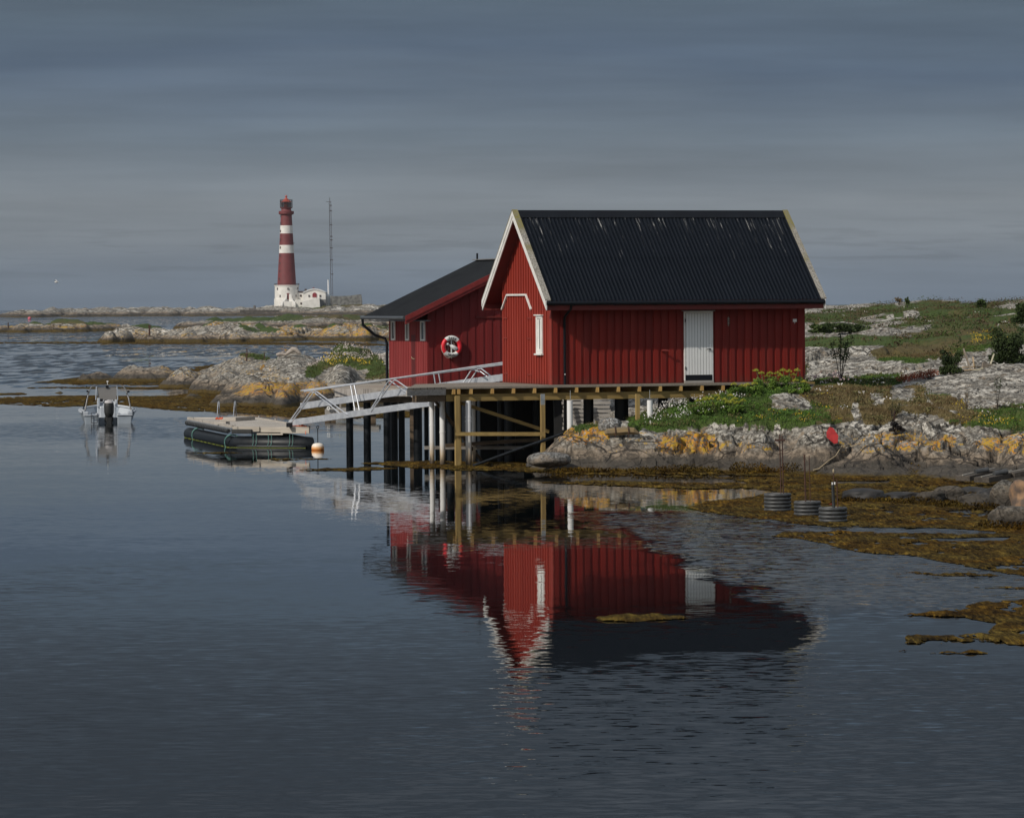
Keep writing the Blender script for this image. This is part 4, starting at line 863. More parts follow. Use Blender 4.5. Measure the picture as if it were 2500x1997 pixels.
# ================================================================== TIMBER DECK
dk = empty('timber_deck', (h0.x, h0.y, ZD), ANG, 'grey plank deck on pine joists, carrying the red boat house', 'deck')
def tolocal(px, py, z=0.0):
    q = sea(px, py, ZD + z) - Vector((h0.x, h0.y, ZD)); return (q.x * ca + q.y * sa, -q.x * sa + q.y * ca)
XL = -3.70; YF = -1.0
cB = tolocal(994, 947.5)
q = MB(); q.prism([(XL, YF), (L - .45, YF), (L - .45, -.05), (L + .1, -.05), (L + .1, W + .2), (-1.0, W + .4), (-3.2, 3.6), cB], -.062, -.004)
q.build('planking', DECKW, dk)
q = MB(); q.box(L - 1.9, L - .1, YF + .02, -.03, -.0615, -.0025); q.build('new_planking', NEWWOOD, dk)
q = MB()
q.beam((XL - .02, YF - .02, -.15), (cB[0] - .02, cB[1], -.15), .05, .17); q.build('end_board', GREYWOOD, dk)
jx0 = tolocal(1080 + 3, 957)[0]
jl = [hx(px) - .06 for px in (1086, 1098, 1128, 1179.5, 1231, 1282, 1333, 1384, 1434.5, 1485.5, 1536.5, 1587, 1637, 1688, 1739, 1793)]
for i, xx in enumerate(jl):
    q = MB(); q.box(xx - .05, xx + .05, YF + .01, W * .9 if xx > 0 else 3.0, -.22, -.066); j = q.build('joist', NEWWOOD, dk)
    MB().box(xx - .048, xx + .048, YF + .004, YF + .009, -.218, -.068).build('cut_end', ENDWOOD, j)
q = MB(); q.box(XL + .05, hx(1800), YF + .13, YF + .21, -.43, -.223); q.build('edge_beam', NEWWOOD, dk)
q = MB(); q.box(-.1, L, .3, .45, -.45, -.224).box(-.1, L, 4.0, 4.15, -.45, -.224).box(XL + .6, 0, 1.6, 1.75, -.45, -.224); q.build('sill_beam', OLDWOOD, dk)
q = MB(); q.beam((XL + .1, YF + .3, -.33), (cB[0] + .25, cB[1] + .1, -.33), .16, .2); q.build('end_beam', OLDWOOD, dk)
WI = hut.matrix_world
def wl(p):  # world -> deck local
    q = Vector(p) - Vector((h0.x, h0.y, ZD)); return Vector((q.x * ca + q.y * sa, -q.x * sa + q.y * ca, q.z))
def post(name, px0, px1, ytop, Y, mat, zb=-.9, square=False, collar=None, root=dk, f=None):
    c = P((px0 + px1) / 2, ytop, Y); r = (px1 - px0) / 2 / F * Y; a = (f or wl)(c); b = (f or wl)((c.x, c.y, zb)); q = MB()
    if square: q.box(a.x - r, a.x + r, a.y - r, a.y + r, b.z, a.z)
    else:
        q.cyl(b, a, r, n=20)
        for cz_ in (collar or []): q.cyl((a.x, a.y, cz_ - ZD), (a.x, a.y, cz_ + .05 - ZD), r * 1.1, n=20)
    return q.build(name, mat, root, not square)
post('pile', 1136, 1150, 978, 118.25, PILEW, collar=[1.42, 1.30])
post('pile', 1151, 1160.5, 978, 120.6, PILEW, collar=[1.3]); post('pile', 1048, 1060, 972, 119.4, PILEW, collar=[1.15]); post('pile', 1073, 1086.5, 972, 119.2, PILEW, collar=[.95])
post('pile', 1384, 1398, 978, 118.6, PILEW, .3); post('pile', 1579.5, 1593.4, 977, 118.8, PILEW, .8)
for a in ((1133, 1147, 964), (1391 - 1, 1391 + 1, 952), (1585, 1587, 951)):
    pass
post('threaded_rod', 1391.5, 1393, 953, 118.3, STEEL, 1.95); post('threaded_rod', 1585.5, 1587, 952, 118.6, STEEL, 1.95)
post('post', 1110.4, 1121.6, 966, 118.0, NEWWOODV, square=True); post('post', 1319.7, 1329.5, 964, 118.35, NEWWOODV, .2, square=True)
post('post', 1121.8, 1125, 978, 118.6, NEWWOODV, square=True); post('post', 1551.7, 1561, 962, 119.0, NEWWOODV, .9, square=True)
a, b = P(1319.5, 962, 118.2), P(1319.5, 987, 118.2); q = MB(); c = wl(a); q.box(c.x - .005, c.x + .125, c.y - .03, c.y - .01, c.z - .32, c.z); q.build('steel_plate', simple('galvanised', (.35, .38, .4), None, .4, .5), dk)
def bar(name, p0, p1, th, dep, mat, root=dk, f=wl):
    q = MB(); q.beam(f(p0), f(p1), dep, th); return q.build(name, mat, root)
bar('rail', P(1112, 1059.5, 117.85), P(1331, 1059.5, 118.15), .11, .05, NEWWOOD)
bar('rail', P(1088, 1088, 120.2), P(1315, 1073, 121.0), .11, .06, OLDWOOD)
bar('log_rail', P(1037, 1093, 120.6), P(1278, 1093, 121.2), .10, .10, GREYWOOD)
bar('brace', P(1122, 983, 118.6), P(1340, 1054, 119.6), .10, .05, NEWWOOD)
bar('brace', P(1060, 976, 119), P(1180, 1130, 121), .08, .05, OLDWOOD)
# black piles under the boat house and its neighbour
for px0, px1, Y, zb in ((1424, 1449, 121.6, .3), (1500, 1534, 122.0, .5), (1606, 1630, 121.6, .8), (1682.5, 1709, 121.2, 1.1), (1376, 1384, 121.4, .2), (1214, 1226, 121.2, -.9), (1090, 1108, 122.5, -.9), (1127, 1150, 124.5, -.9), (1165, 1195, 126, -.9), (1230, 1258, 123.0, -.9), (1262, 1290, 125.0, -.9), (1300, 1318, 123.6, -.9), (1335, 1352, 124.5, -.9), (1742, 1765, 122.2, 1.1)):
    post('black_pile', px0, px1, 968, Y, BLACKP, zb)
# added near-black sheet standing in for the shade under the boat house
q = MB(); q.box(-1.0, 1.35, 3.85, 3.95, -2.6, -.23); q.build('shade_screen', simple('shade_black', (.010, .010, .010), (.006, .006, .006), .9), dk)

# weathered ramp of boards leaning under the deck
rp = empty('plank_ramp', (0, 0, 0), 0, 'pale weathered plank ramp seen between the black piles under the deck', 'ramp')
a, b = P(1372, 968, 131.6), P(1492, 968, 131.6)
q = MB()
for i in range(9):
    z0 = .62 + i * .135; q.box(a.x + .02 * (i % 3), b.x - .03 * (i % 2), a.y + .16 * i, a.y + .16 * i + .15, z0, z0 + .10)
q.build('tread', GREYWOOD, rp)
for x0 in (1374, 1420):
    pa = P(x0, 1000, 131.5); MB().beam((pa.x, pa.y + .5, 1.75), (pa.x + .5, pa.y - .25, .55), .05, .13).build('stringer', GREYWOOD, rp)

# ================================================================== SECOND BUILDING
C2 = P(1044.5, 940, 134.5); Z2 = C2.z
b2 = empty('red_shed', (C2.x, C2.y, Z2), ANG, 'darker red shed with a shallow black roof, behind and left of the boat house', 'shed')
W2, L2 = 6.54, 4.35; OE = .90; OF2 = .42; ZE2 = 4.39 - Z2; S2 = .465; R2z = ZE2 + S2 * (W2 / 2 + OE)
def zr2(x): return ZE2 + S2 * (min(x, W2 - x) + OE)
def l2(px):
    u = (px - CX) / F; return (C2.x - u * C2.y) / (u * ca + sa)
def gwall(mb, y, th, z0=0.0):
    mb.add([(0, y, z0), (W2, y, z0), (W2, y, zr2(W2) - .14), (W2 / 2, y, R2z - .14), (0, y, zr2(0) - .14), (0, y + th, z0), (W2, y + th, z0), (W2, y + th, zr2(W2) - .14), (W2 / 2, y + th, R2z - .14), (0, y + th, zr2(0) - .14)],
           [(0, 1, 2, 3, 4), (9, 8, 7, 6, 5), (0, 5, 6, 1), (1, 6, 7, 2), (2, 7, 8, 3), (3, 8, 9, 4), (4, 9, 5, 0)])
q = MB(); gwall(q, 0, .1, -.25)
xx = .0
while xx < W2 - .1:
    a, b = xx, xx + .19
    q.hexa([(a, -.02, -.2), (b, -.02, -.2), (b, -.001, -.2), (a, -.001, -.2), (a, -.02, zr2(a) - .15), (b, -.02, zr2(b) - .15), (b, -.001, zr2(b) - .15), (a, -.001, zr2(a) - .15)]) if not (a < W2 / 2 < b) else None
    xx += .30
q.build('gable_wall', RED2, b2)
q = MB(); gwall(q, L2 - .1, .1); q.build('back_wall', RED2, b2)
q = MB(); q.box(0, .1, .1, L2 - .1, -.25, zr2(0) - .15)
dya, dyb = l2(1014), l2(1003.5)
yy = .05
while yy < L2 - .05:
    if not (yy + .12 > dya and yy < dyb): q.box(-.018, -.001, yy, yy + .12, -.2, zr2(0) - .3)
    yy += .19
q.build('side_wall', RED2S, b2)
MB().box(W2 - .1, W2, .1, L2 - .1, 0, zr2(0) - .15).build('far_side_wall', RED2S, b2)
q = MB(); q.box(-.012, -.001, dya + .02, dyb - .02, -.1, 1.68); dd_ = q.build('door', simple('deep_red_door', (.10, .008, .008), (.08, .006, .006)), b2)
MB().tube([(-.012, dya + .1, .86), (-.05, dya + .25, .88), (-.05, dyb - .2, .92), (-.012, dyb - .05, .93)], .012, 6).build('handle', ROPE, dd_)
for pa, pb in ((956.7, 965.9), (991.5, 999.9), (1028.3, 1038.9)):
    y0_, y1_ = l2(pb), l2(pa); za, zb = P(1000, 832, 136).z - Z2, P(1000, 783, 136).z - Z2
    q = MB(); q.box(-.05, -.002, y0_, y0_ + .08, za, zb).box(-.05, -.002, y1_ - .08, y1_, za, zb).box(-.05, -.002, y0_ + .08, y1_ - .08, zb - .06, zb).box(-.05, -.002, y0_ + .08, y1_ - .08, za, za + .06)
    w_ = q.build('window', WHITE, b2); MB().box(-.02, -.003, y0_ + .08, y1_ - .08, za + .06, zb - .06).build('pane', GLASS, w_)
V1, F1 = corr(-OF2, L2 + .25, -OE, ZE2, W2 / 2, R2z, .2, .012, 8); V2, F2 = corr(-OF2, L2 + .25, W2 + OE, ZE2, W2 / 2, R2z, .2, .012, 8)
Vr = np.concatenate([V1, V2]); Vr = Vr[:, [1, 0, 2]]
r2 = npmesh('roof', Vr, np.concatenate([F1, F2 + len(V1)])[:, ::-1], ROOF2, b2, True)
q = MB()
for sgn in (0, 1):
    f = (lambda x: x) if not sgn else (lambda x: W2 - x)
    xa, xb = f(-OE + .02), f(W2 / 2); za, zb = ZE2 - .02, R2z - .03
    q.hexa([(xa, -OF2 + .02, za - .09), (xb, -OF2 + .02, zb - .09), (xb, L2 + .22, zb - .09), (xa, L2 + .22, za - .09), (xa, -OF2 + .02, za), (xb, -OF2 + .02, zb), (xb, L2 + .22, zb), (xa, L2 + .22, za)])
q.build('roof_boarding', REDT, b2)
for sgn in (0, 1):
    f = (lambda x: x) if not sgn else (lambda x: W2 - x)
    for k, (t0, t1, yo) in enumerate(((.02, -.16, -OF2 - .05), (-.13, -.27, -OF2 - .02))):
        xa, xb = f(-OE - .02), f(W2 / 2); za = ZE2
        MB().hexa([(xa, yo, za + t1), (xb, yo, R2z + t1), (xb, yo + .028, R2z + t1), (xa, yo + .028, za + t1), (xa, yo, za + t0), (xb, yo, R2z + t0), (xb, yo + .028, R2z + t0), (xa, yo + .028, za + t0)]).build('bargeboard', simple('shed_trim', (.22, .022, .02), (.17, .017, .016)), b2)
q = MB(); q.tube([(-OE - .05, -OF2, ZE2 - .05), (-OE - .05, L2 + .2, ZE2 - .05)], .06, 10); q.box(-OE + .02, -.0, -OF2 + .05, L2 + .2, ZE2 - .16, ZE2 - .13); q.build('gutter', simple('dark_zinc', (.10, .11, .12), None, .4, .4), b2, True)
q = MB(); q.tube([(-OE - .05, L2 + .1, ZE2 - .1), (-OE - .03, L2 + .1, ZE2 - .3), (-.5, L2 + .12, ZE2 - .65), (-.12, L2 + .12, ZE2 - .78), (-.06, L2 + .12, ZE2 - .95), (-.06, L2 + .12, -.3)], .05, 10); q.build('downpipe', BLACKM, b2, True)
q = MB(); q.cyl((W2 / 2, L2 + .1, R2z - .05), (W2 / 2, L2 + .1, R2z + .24), .035, n=10); q.build('vent_pipe', BLACKM, b2, True)
q = MB(); q.box(W2 / 2 - .15, W2 / 2 + .15, -OF2, L2 + .2, R2z + .0, R2z + .03); q.build('ridge_cap', simple('grey_ridge', (.2, .2, .2)), b2)
def g2x(px): u = (px - CX) / F; return (u * C2.y - C2.x) / (ca - u * sa)
def g2z(px, py): return P(px, py, C2.y + g2x(px) * sa).z - Z2
MB().box(g2x(1160), g2x(1240), -.06, -.021, g2z(1190, 776.5), g2z(1190, 772)).build('iron_bar', REDT, b2)

# life ring on the shed's wall
rc = (g2x(1098.6), -.13, g2z(1098.6, 846.0))
loc = Vector((C2.x + rc[0] * ca - rc[1] * sa, C2.y + rc[0] * sa + rc[1] * ca, Z2 + rc[2]))
lr = empty('life_ring', loc, ANG, 'red and white life ring hung on the dark red shed wall', 'life ring')
R0, r0 = .295, .078
def arc(a0, a1, R, r, n=16): return MB().tube([(R * math.cos(a0 + (a1 - a0) * i / n), 0, R * math.sin(a0 + (a1 - a0) * i / n)) for i in range(n + 1)], r, 12)
RINGW = simple('ring_white', (.74, .74, .72), (.64, .64, .62), .5); RINGR = simple('ring_red', (.72, .015, .03), (.6, .01, .02), .45)
for a0, a1, mt_ in ((42, 132, RINGW), (132, 218, RINGR), (218, 312, RINGW), (312, 402, RINGR)):
    arc(math.radians(a0), math.radians(a1), R0, r0).build('segment', mt_, lr, True)
LETT = simple('black_lettering', (.02, .02, .02))
def letters(word, a0, a1, flip, name):
    vs = []
    for i, chh in enumerate(word):
        cu_ = bpy.data.curves.new('t', 'FONT'); cu_.body = chh; cu_.size = .125; cu_.extrude = .002; cu_.align_x = 'CENTER'; cu_.align_y = 'CENTER'; cu_.offset = .002
        ob = bpy.data.objects.new('t', cu_); COL.objects.link(ob); dg = bpy.context.evaluated_depsgraph_get(); me = bpy.data.meshes.new_from_object(ob.evaluated_get(dg))
        a = math.radians(a0 + (a1 - a0) * i / (len(word) - 1)); rot = a - math.pi / 2 if not flip else a + math.pi / 2
        bb_ = MB(); pts = []
        for v in me.vertices:
            x_, y_ = v.co.x * .8, v.co.y; pts.append((R0 * math.cos(a) + x_ * math.cos(rot) - y_ * math.sin(rot), -r0 - .004 + v.co.z, R0 * math.sin(a) + x_ * math.sin(rot) + y_ * math.cos(rot)))
        vs.append((pts, [tuple(p.vertices) for p in me.polygons])); bpy.data.objects.remove(ob); bpy.data.curves.remove(cu_)
    q = MB()
    for p, f in vs: q.add(p, f)
    q.build(name, LETT, lr)
letters('Tryg', 109, 65, False, 'lettering'); letters('HAVN', 247, 285, True, 'lettering')
q = MB(); q.box(-.018, .018, .0, .03, -.27, .27); q.build('bracket', RINGW, lr)
bq = MB(); dv = Vector((.88, 0, -.47)); o_ = Vector((.045, -.02, -.02))
bq.tube([o_ - dv * .25, o_ - dv * .235, o_ - dv * .19, o_ - dv * .17, o_ - dv * .10, o_ - dv * .06, o_ + dv * .14, o_ + dv * .165], [.03, .045, .045, .024, .030, .068, .072, .05], 14)
bq.build('throwing_bottle', RINGW, lr, True)
q = MB(); q.tube([(-.37, -.03, .06), (-.375, -.03, -.02), (-.34, -.03, -.16), (-.26, -.03, -.3), (-.18, -.03, -.375), (-.11, -.03, -.385), (-.05, -.05, -.35), (-.03, -.07, -.31)], .008, 6)
q.tube([(-.02, -.08, -.3), (-.035, -.05, -.38), (-.02, -.05, -.4), (-.005, -.05, -.38), (0, -.08, -.3)], .007, 6); q.tube([(-.07, 0, .2), (-.13, 0, .08), (-.12, 0, -.1), (-.16, 0, -.22)], .006, 6); q.tube([(.05, 0, .2), (.1, 0, .06), (.17, 0, -.04)], .006, 6)
q.tube([(-.2, -.04, .08), (-.23, -.04, .0), (-.2, -.04, -.14), (-.13, -.04, -.22)], .007, 6)
q.build('rope', simple('cream_rope', (.6, .5, .42)), lr)

# ================================================================== QUAY under the shed
qy = empty('plank_quay', (0, 0, 0), 0, 'weathered grey plank quay on black piles in front of the dark red shed', 'quay')
ZQ = 1.985
def zq(px, Y): return ((px - CX) / F * Y, Y)
A1, A2, A3, A4 = zq(816, 133.3), zq(1005, 132.6), zq(1042, 134.4), zq(797, 142)
inn = (C2.x + 5 * ca + .0, C2.y + 5 * sa)
MB().prism([A1, A2, A3, inn, (inn[0] - 4.5 * sa, inn[1] + 4.5 * ca), A4], ZQ - .06, ZQ).build('planking', wood('quay_planks', (.42, .37, .31), (.28, .25, .21), 0, planks=(1, .14)), qy)
a = Vector((*A1, 0)); b = Vector((*A2, 0)); dv = (b - a).normalized()
e = a + (b - a) * ((904 - 816) / (1003 - 816))
MB().beam((a.x, a.y - .03, ZQ - .13), (e.x, e.y - .03, ZQ - .13), .03, .26).build('skirt_boards', GREYWOODV, qy)
MB().beam((e.x, e.y - .03, ZQ - .14), (b.x, b.y - .03, ZQ - .14), .05, .22).build('edge_beam', GREYWOOD, qy)
MB().beam((a.x + .3, a.y + .3, ZQ - .36), (b.x, b.y + .3, ZQ - .36), .14, .2).build('cap_beam', OLDWOOD, qy)
idf = lambda p: Vector(p)
def qpost(name, px0, px1, ytop, Y, mat, zb=-.9, square=False):
    c = P((px0 + px1) / 2, ytop, Y); r = (px1 - px0) / 2 / F * Y; q = MB()
    q.box(c.x - r, c.x + r, c.y - r, c.y + r, zb, c.z) if square else q.cyl((c.x, c.y, zb), c, r, n=20)
    return q.build(name, mat, qy, not square)
for px0, px1, yt, Y in ((844.7, 862, 968, 133.9), (887, 905, 968, 133.7), (935.7, 953.7, 972, 133.5), (953.8, 971, 972, 134.6), (972, 988, 972, 135.4), (1009, 1030, 972, 134), (1066, 1080, 972, 136), (1035, 1046, 972, 136), (1100, 1122, 972, 136), (1150, 1175, 972, 136)):
    qpost('black_pile', px0, px1, yt, Y, BLACKP)
qpost('timber_post', 1000, 1009, 972, 133.4, OLDWOOD, square=True); qpost('timber_post', 814, 820, 966, 133.6, GREYWOODV, 1.1, square=True); qpost('timber_post', 828, 833, 966, 135.0, GREYWOODV, 1.1, square=True)
q = MB(); q.beam(P(903, 972, 133.2), P(1040, 972, 133.8), .14, .16); q.build('cross_beam', OLDWOOD, qy)
q = MB(); bx = P(1062, 1000, 136.5); q.box(bx.x, bx.x + 5.0, bx.y, bx.y + .1, -.6, ZQ - .1); q.build('quay_shade_screen', simple('quay_shade_black', (.010, .010, .010), (.006, .006, .006), .9), qy)  # added black sheet, gives the dark shade beneath the quay by its colour
# small old landing stage
ls = empty('landing_stage', (0, 0, 0), 0, 'small old wooden landing stage with a white ring, seen behind the gangway', 'landing stage')
a, b = P(793, 1000, 165), P(925, 998, 165)
MB().box(a.x, b.x, a.y, a.y + 2.5, a.z - .2, a.z).build('planking', GREYWOOD, ls)
for pxx in (800, 812, 910): 
    c = P(pxx, 1004, 165.1); MB().box(c.x - .12, c.x + .12, c.y, c.y + .25, -.5, c.z).build('post', OLDWOOD, ls)
MB().tube([P(802 + 3 * math.cos(k), 997 + 4 * math.sin(k), 164.9) for k in np.linspace(0, 5.6, 8)], .025, 6, True).build('mooring_ring', WHITE, ls)

# ================================================================== GANGWAY
gwy = empty('gangway', (0, 0, 0), 0, 'aluminium gangway with tubular handrails sloping from the raft up to the quay', 'gangway')
def gline(p0, p1, yoff=0.0):
    a, b = P(*p0), P(*p1); a.y += yoff; b.y += yoff; return a, b
S0 = (706.7, 1033, 134.4); S1 = (1048, 984.5, 128.0)
a, b = P(*S0), P(*S1); 
def ext(a, b, t_): return a + (b - a) * t_
MB().beam(a, ext(a, b, 1.06), .05, .21).build('side_beam', ALU, gwy, bevel=.006)
c0, c1 = P(734.6, 992, 134.6), P(1232, 921, 125.6)
MB().beam(c0, c1, .05, .22).build('side_beam', ALU, gwy, bevel=.006)
q = MB(); m0, m1 = P(712, 1030, 134.6), P(1048, 983, 128.3)
for k in range(26):
    t_ = k / 25; p = ext(m0, m1, t_); q.beam((p.x, p.y, p.z - .03), (p.x + .12, p.y + .6, p.z - .03), .2, .025)
q.build('tread', ALU, gwy)
r0a, r0b = P(743, 956, 133.8), P(1232, 885, 125.0); r1a, r1b = P(735, 954, 134.4), P(1232, 889.5, 125.7)
MB().tube([r0a, r0b], .028, 10).build('handrail', ALU, gwy, True); MB().tube([r1a, r1b], .028, 10).build('handrail', ALU, gwy, True)
def hoop(x0, x1, x2, x3, dY=0.0):
    """leg foot, top left, top right, far foot (photograph columns)"""
    def low(px): t_ = (px - 706.7) / (1048 - 706.7); p = ext(P(*S0), P(*S1), t_); return Vector((p.x, p.y + dY, p.z))
    def top(px, d_=.05): t_ = (px - 743) / (1232 - 743); p = ext(r0a, r0b, t_); return Vector((p.x, p.y + dY, p.z - d_))
    pts = [low(x0), top(x1, .10), top(x1 + 6, .05), top(x2 - 6, .05), top(x2, .09), low(x3)]
    MB().tube(pts, .022, 8).build('hoop', ALU, gwy, True)
hoop(711, 766, 778, 853, -.06); hoop(702, 755, 767, 838, .5)
hoop(910, 966, 978, 1048, -.06); hoop(905, 953, 962, 1030, .5)
def upright(px0, px1):
    def low(px): t_ = (px - 706.7) / (1048 - 706.7); return ext(P(*S0), P(*S1), t_)
    def top(px): t_ = (px - 743) / (1232 - 743); return ext(r0a, r0b, t_)
    MB().tube([top(px0), low(px1)], .022, 8).build('upright', ALU, gwy, True)
upright(862, 872); upright(871, 883)
for (x0, y0_), (x1, y1_), (x2, y2_), (x3, y3_) in (((1131.5, 931), (1150, 905), (1158, 903), (1170, 908)), ((1141, 937), (1166, 902), (1175, 900), (1221, 936))):
    MB().tube([P(x0, y0_ + 3, 126.6), P(x1, y1_, 126.6), P(x2, y2_, 126.5), P(x3, y3_, 126.0)], .022, 8).build('hoop', ALU, gwy, True)
MB().tube([P(1170, 905, 126.9), P(1212, 936, 126.5)], .02, 8).build('hoop', ALU, gwy, True)
for x0, x1 in ((1059, 1064), (1071, 1077)): MB().tube([P(x0, 912, 127.8), P(x1, 945, 127.8)], .022, 8).build('upright', ALU, gwy, True)

# ================================================================== RAFT
pf = sea(568.6, 1092, 0); pr_ = sea(754, 1093.5, 0); pl = sea(461, 1068, 0)
ex = (pr_ - pf).normalized(); ey = Vector((-ex.y, ex.x, 0)); angR = math.atan2(ex.y, ex.x)
WR = (pr_ - pf).length; 
# length so that the rear left corner lands where the photograph has it
tt_ = (pl - pf); LR = tt_.dot(ey)
shear = tt_.dot(ex) / LR
raft = empty('pontoon_raft', pf, angR, 'grey planked swimming raft on black pontoon tubes, moored at the foot of the gangway', 'raft')
def rq(x, y): return (x + shear * y, y)
ZT = .70
q = MB(); c = [rq(.02, .05), rq(WR, .05), rq(WR, LR), rq(.02, LR)]
q.prism(c, ZT - .05, ZT); q.build('planking', RAFTW, raft)
q = MB()
q.beam((*rq(0, .0), ZT - .0), (*rq(.0, LR), ZT), .12, .09).beam((*rq(WR, .0), ZT), (*rq(WR, LR), ZT), .12, .07); q.beam((*rq(0, LR), ZT), (*rq(WR, LR), ZT), .12, .07)
q.build('kerb_board', RAFTW, raft)
FB = wood('raft_front_board', (.50, .45, .38), (.33, .29, .24), 0)
q = MB(); q.box(.02, WR * .36, -.06, .0, ZT - .16, ZT).box(WR * .36, WR * .64, .0, .03, ZT - .18, ZT - .03).box(WR * .64, WR + .04, -.06, .0, ZT - .21, ZT + .0); q.build('front_board', FB, raft)
MB().box(WR * .33, WR * .67, -.07, -.01, ZT - .27, ZT - .215).build('step_board', FB, raft)
q = MB(); q.box(.0, WR * .27, -.12, -.062, ZT - .23, ZT - .08); q.build('bumper', RUBBER, raft, bevel=.02)
q = MB(); a_c, b_c = rq(-.12, .12), rq(-.12, LR - .1); q.cyl((*a_c, ZT - .15), (*b_c, ZT - .15), .06, n=10); q.build('fender_core', RUBBER, raft)
for kx_ in (.30, .34, .50, .54, .78, .82): MB().tube([(WR * kx_, -.175, ZT - .24), (WR * kx_ + .01, -.20, .16), (WR * kx_, -.26, .06)], .009, 5).build('lashing', simple('teal_lashing', (.14, .30, .26)), raft)
q = MB(); p0 = rq(.05, .25); p1 = rq(.05, LR); q.tube([(p0[0] + .05, p0[1] - .12, .12), (p0[0], p0[1], .13), (p1[0], p1[1], .13), (p1[0] + .1, p1[1] + .15, .13)], [.16, .235, .235, .14], 18); q.build('pontoon_tube', BLACKP, raft, True)
q = MB(); p0 = rq(WR - .05, .25); p1 = rq(WR - .05, LR); q.tube([(p0[0] - .05, p0[1] - .12, .12), (p0[0], p0[1], .13), (p1[0], p1[1], .13)], [.16, .235, .235], 18); q.build('pontoon_tube', BLACKP, raft, True)
q = MB(); q.tube([(.02, .24, .10), (.12, .10, .12), (WR - .15, .10, .12), (WR - .02, .24, .10)], .26, 18); q.build('pontoon_tube', BLACKP, raft, True)
q = MB(); q.tube([(.25, -.1, .02), (.4, -.16, .03), (WR - .3, -.16, .03), (WR - .1, -.05, .02)], .09, 12); q.build('cross_tube', BLACKP, raft, True)
for yy in (.35, LR * .78):
    p = rq(.05, yy); q = MB(); q.tube([(p[0] + .285 * math.cos(k), p[1] + .03 * math.sin(k * 2), .13 + .285 * math.sin(k)) for k in np.linspace(.9, 4.4, 12)], .025, 6); q.build('strap', simple('teal_rope', (.14, .30, .26), (.08, .2, .18)), raft)
q = MB(); ncoil = 110
pts = []
for k in range(26 * 10 + 1):
    yy = .15 + (LR - .3) * k / 260; an = 2 * math.pi * k / 10; p = rq(-.12, yy); pts.append((p[0] + .075 * math.cos(an), p[1] + .0, ZT - .15 + .085 * math.sin(an)))
q.tube(pts, .020, 6); q.build('coiled_fender', simple('grey_hose', (.17, .18, .19), (.12, .125, .13), .5), raft, True)
q = MB()
q.tube([(rq(.0, y_)[0] - .01, rq(0, y_)[1], .02) for y_ in np.linspace(0, LR, 6)], .0, 3) if False else None
for nm, (pxc, pyb, pyt) in (('ladder_rail', (533, 1019, 980)), ('ladder_rail', (573, 1017, 979))):
    bt = sea(pxc, pyb, ZT); Yc = bt.y; f = lambda p: (lambda v: Vector((v.x * ex.x + v.y * ex.y, v.x * ey.x + v.y * ey.y, v.z)))(p - pf)
    a = f(P(pxc - 3, pyb, Yc)); tp = f(P(pxc + .5, pyt, Yc + .1)); b = f(P(pxc + 4, pyb, Yc + .15))
    MB().tube([a, (a + tp) / 2 + Vector((-.005, 0, 0)), tp + Vector((-.015, 0, -.03)), tp, tp + Vector((.02, 0, -.03)), (b + tp) / 2 + Vector((.01, 0, 0)), b], .02, 10).build(nm, STEEL, raft, True)
def rf(px, py, z=ZT): v = sea(px, py, z) - pf; return Vector((v.dot(ex), v.dot(ey), z))
a = rf(537, 1028); MB().box(a.x, a.x + .62, a.y, a.y + 1.6, ZT, ZT + .13).build('step_box', RAFTW, raft, bevel=.01)
a = rf(523, 1036); MB().box(a.x, a.x + .45, a.y, a.y + .3, ZT, ZT + .10).build('cleat_block', RAFTW, raft)
a = rf(528, 1030); q = MB(); q.tube([(a.x + .02 + .27 * k / 14 + .02 * math.sin(k * 2), a.y - .1 + .03 * math.cos(k * 3), ZT + .10 + .03 * (k % 3)) for k in range(15)], .024, 6); q.build('orange_rope', ORANGE, raft)
a = rf(699, 1043); MB().box(a.x, a.x + .14, a.y, a.y + .2, ZT, ZT + .15).build('gangway_foot', BLACKM, raft)
a = rf(738, 1041.5); q = MB(); q.tube([(a.x, a.y, ZT + .0), (a.x, a.y, ZT + .05), (a.x, a.y, ZT + .13), (a.x, a.y, ZT + .2)], [.03, .05, .03, .01], 8); q.tube([(WR * .72, .05, ZT + .02), (WR * .8, .06, ZT + .04), (WR * .9, .05, ZT + .03), (WR - .08, -.02, ZT + .03), (WR - .08, -.08, ZT - .25)], .012, 6); q.build('orange_float', ORANGE, raft, True)
a = rf(550, 1036); q = MB(); q.tube([(a.x, a.y, ZT + .06), (a.x + .06, a.y, ZT + .08), (a.x + .13, a.y - .2, ZT + .02), (a.x + .22, a.y - .35, ZT + .01)], .018, 6); q.build('black_rope', RUBBER, raft)
q = MB()
for px_, py_ in ((472, 1025), (494, 1032), (632, 1021), (672, 1028), (573, 1042)):
    a = rf(px_, py_); q.cyl((a.x, a.y, ZT), (a.x, a.y, ZT + .09), .02, n=8)
q.build('cleat', simple('pale_cleat', (.5, .47, .42)), raft)
q = MB(); n_ = 40
for k in range(n_):
    yy = LR * k / n_; p = rq(-.22, yy); q.box(p[0] - .01, p[0] + .05, p[1], p[1] + LR / n_ * .9, -.02, .015 + .01 * math.sin(k * 1.7))
q.box(-.1, WR, -.27, -.22, -.02, .012); q.build('algae_line', simple('green_algae', (.17, .20, .02), (.08, .10, .01), .8, scale=20), raft)

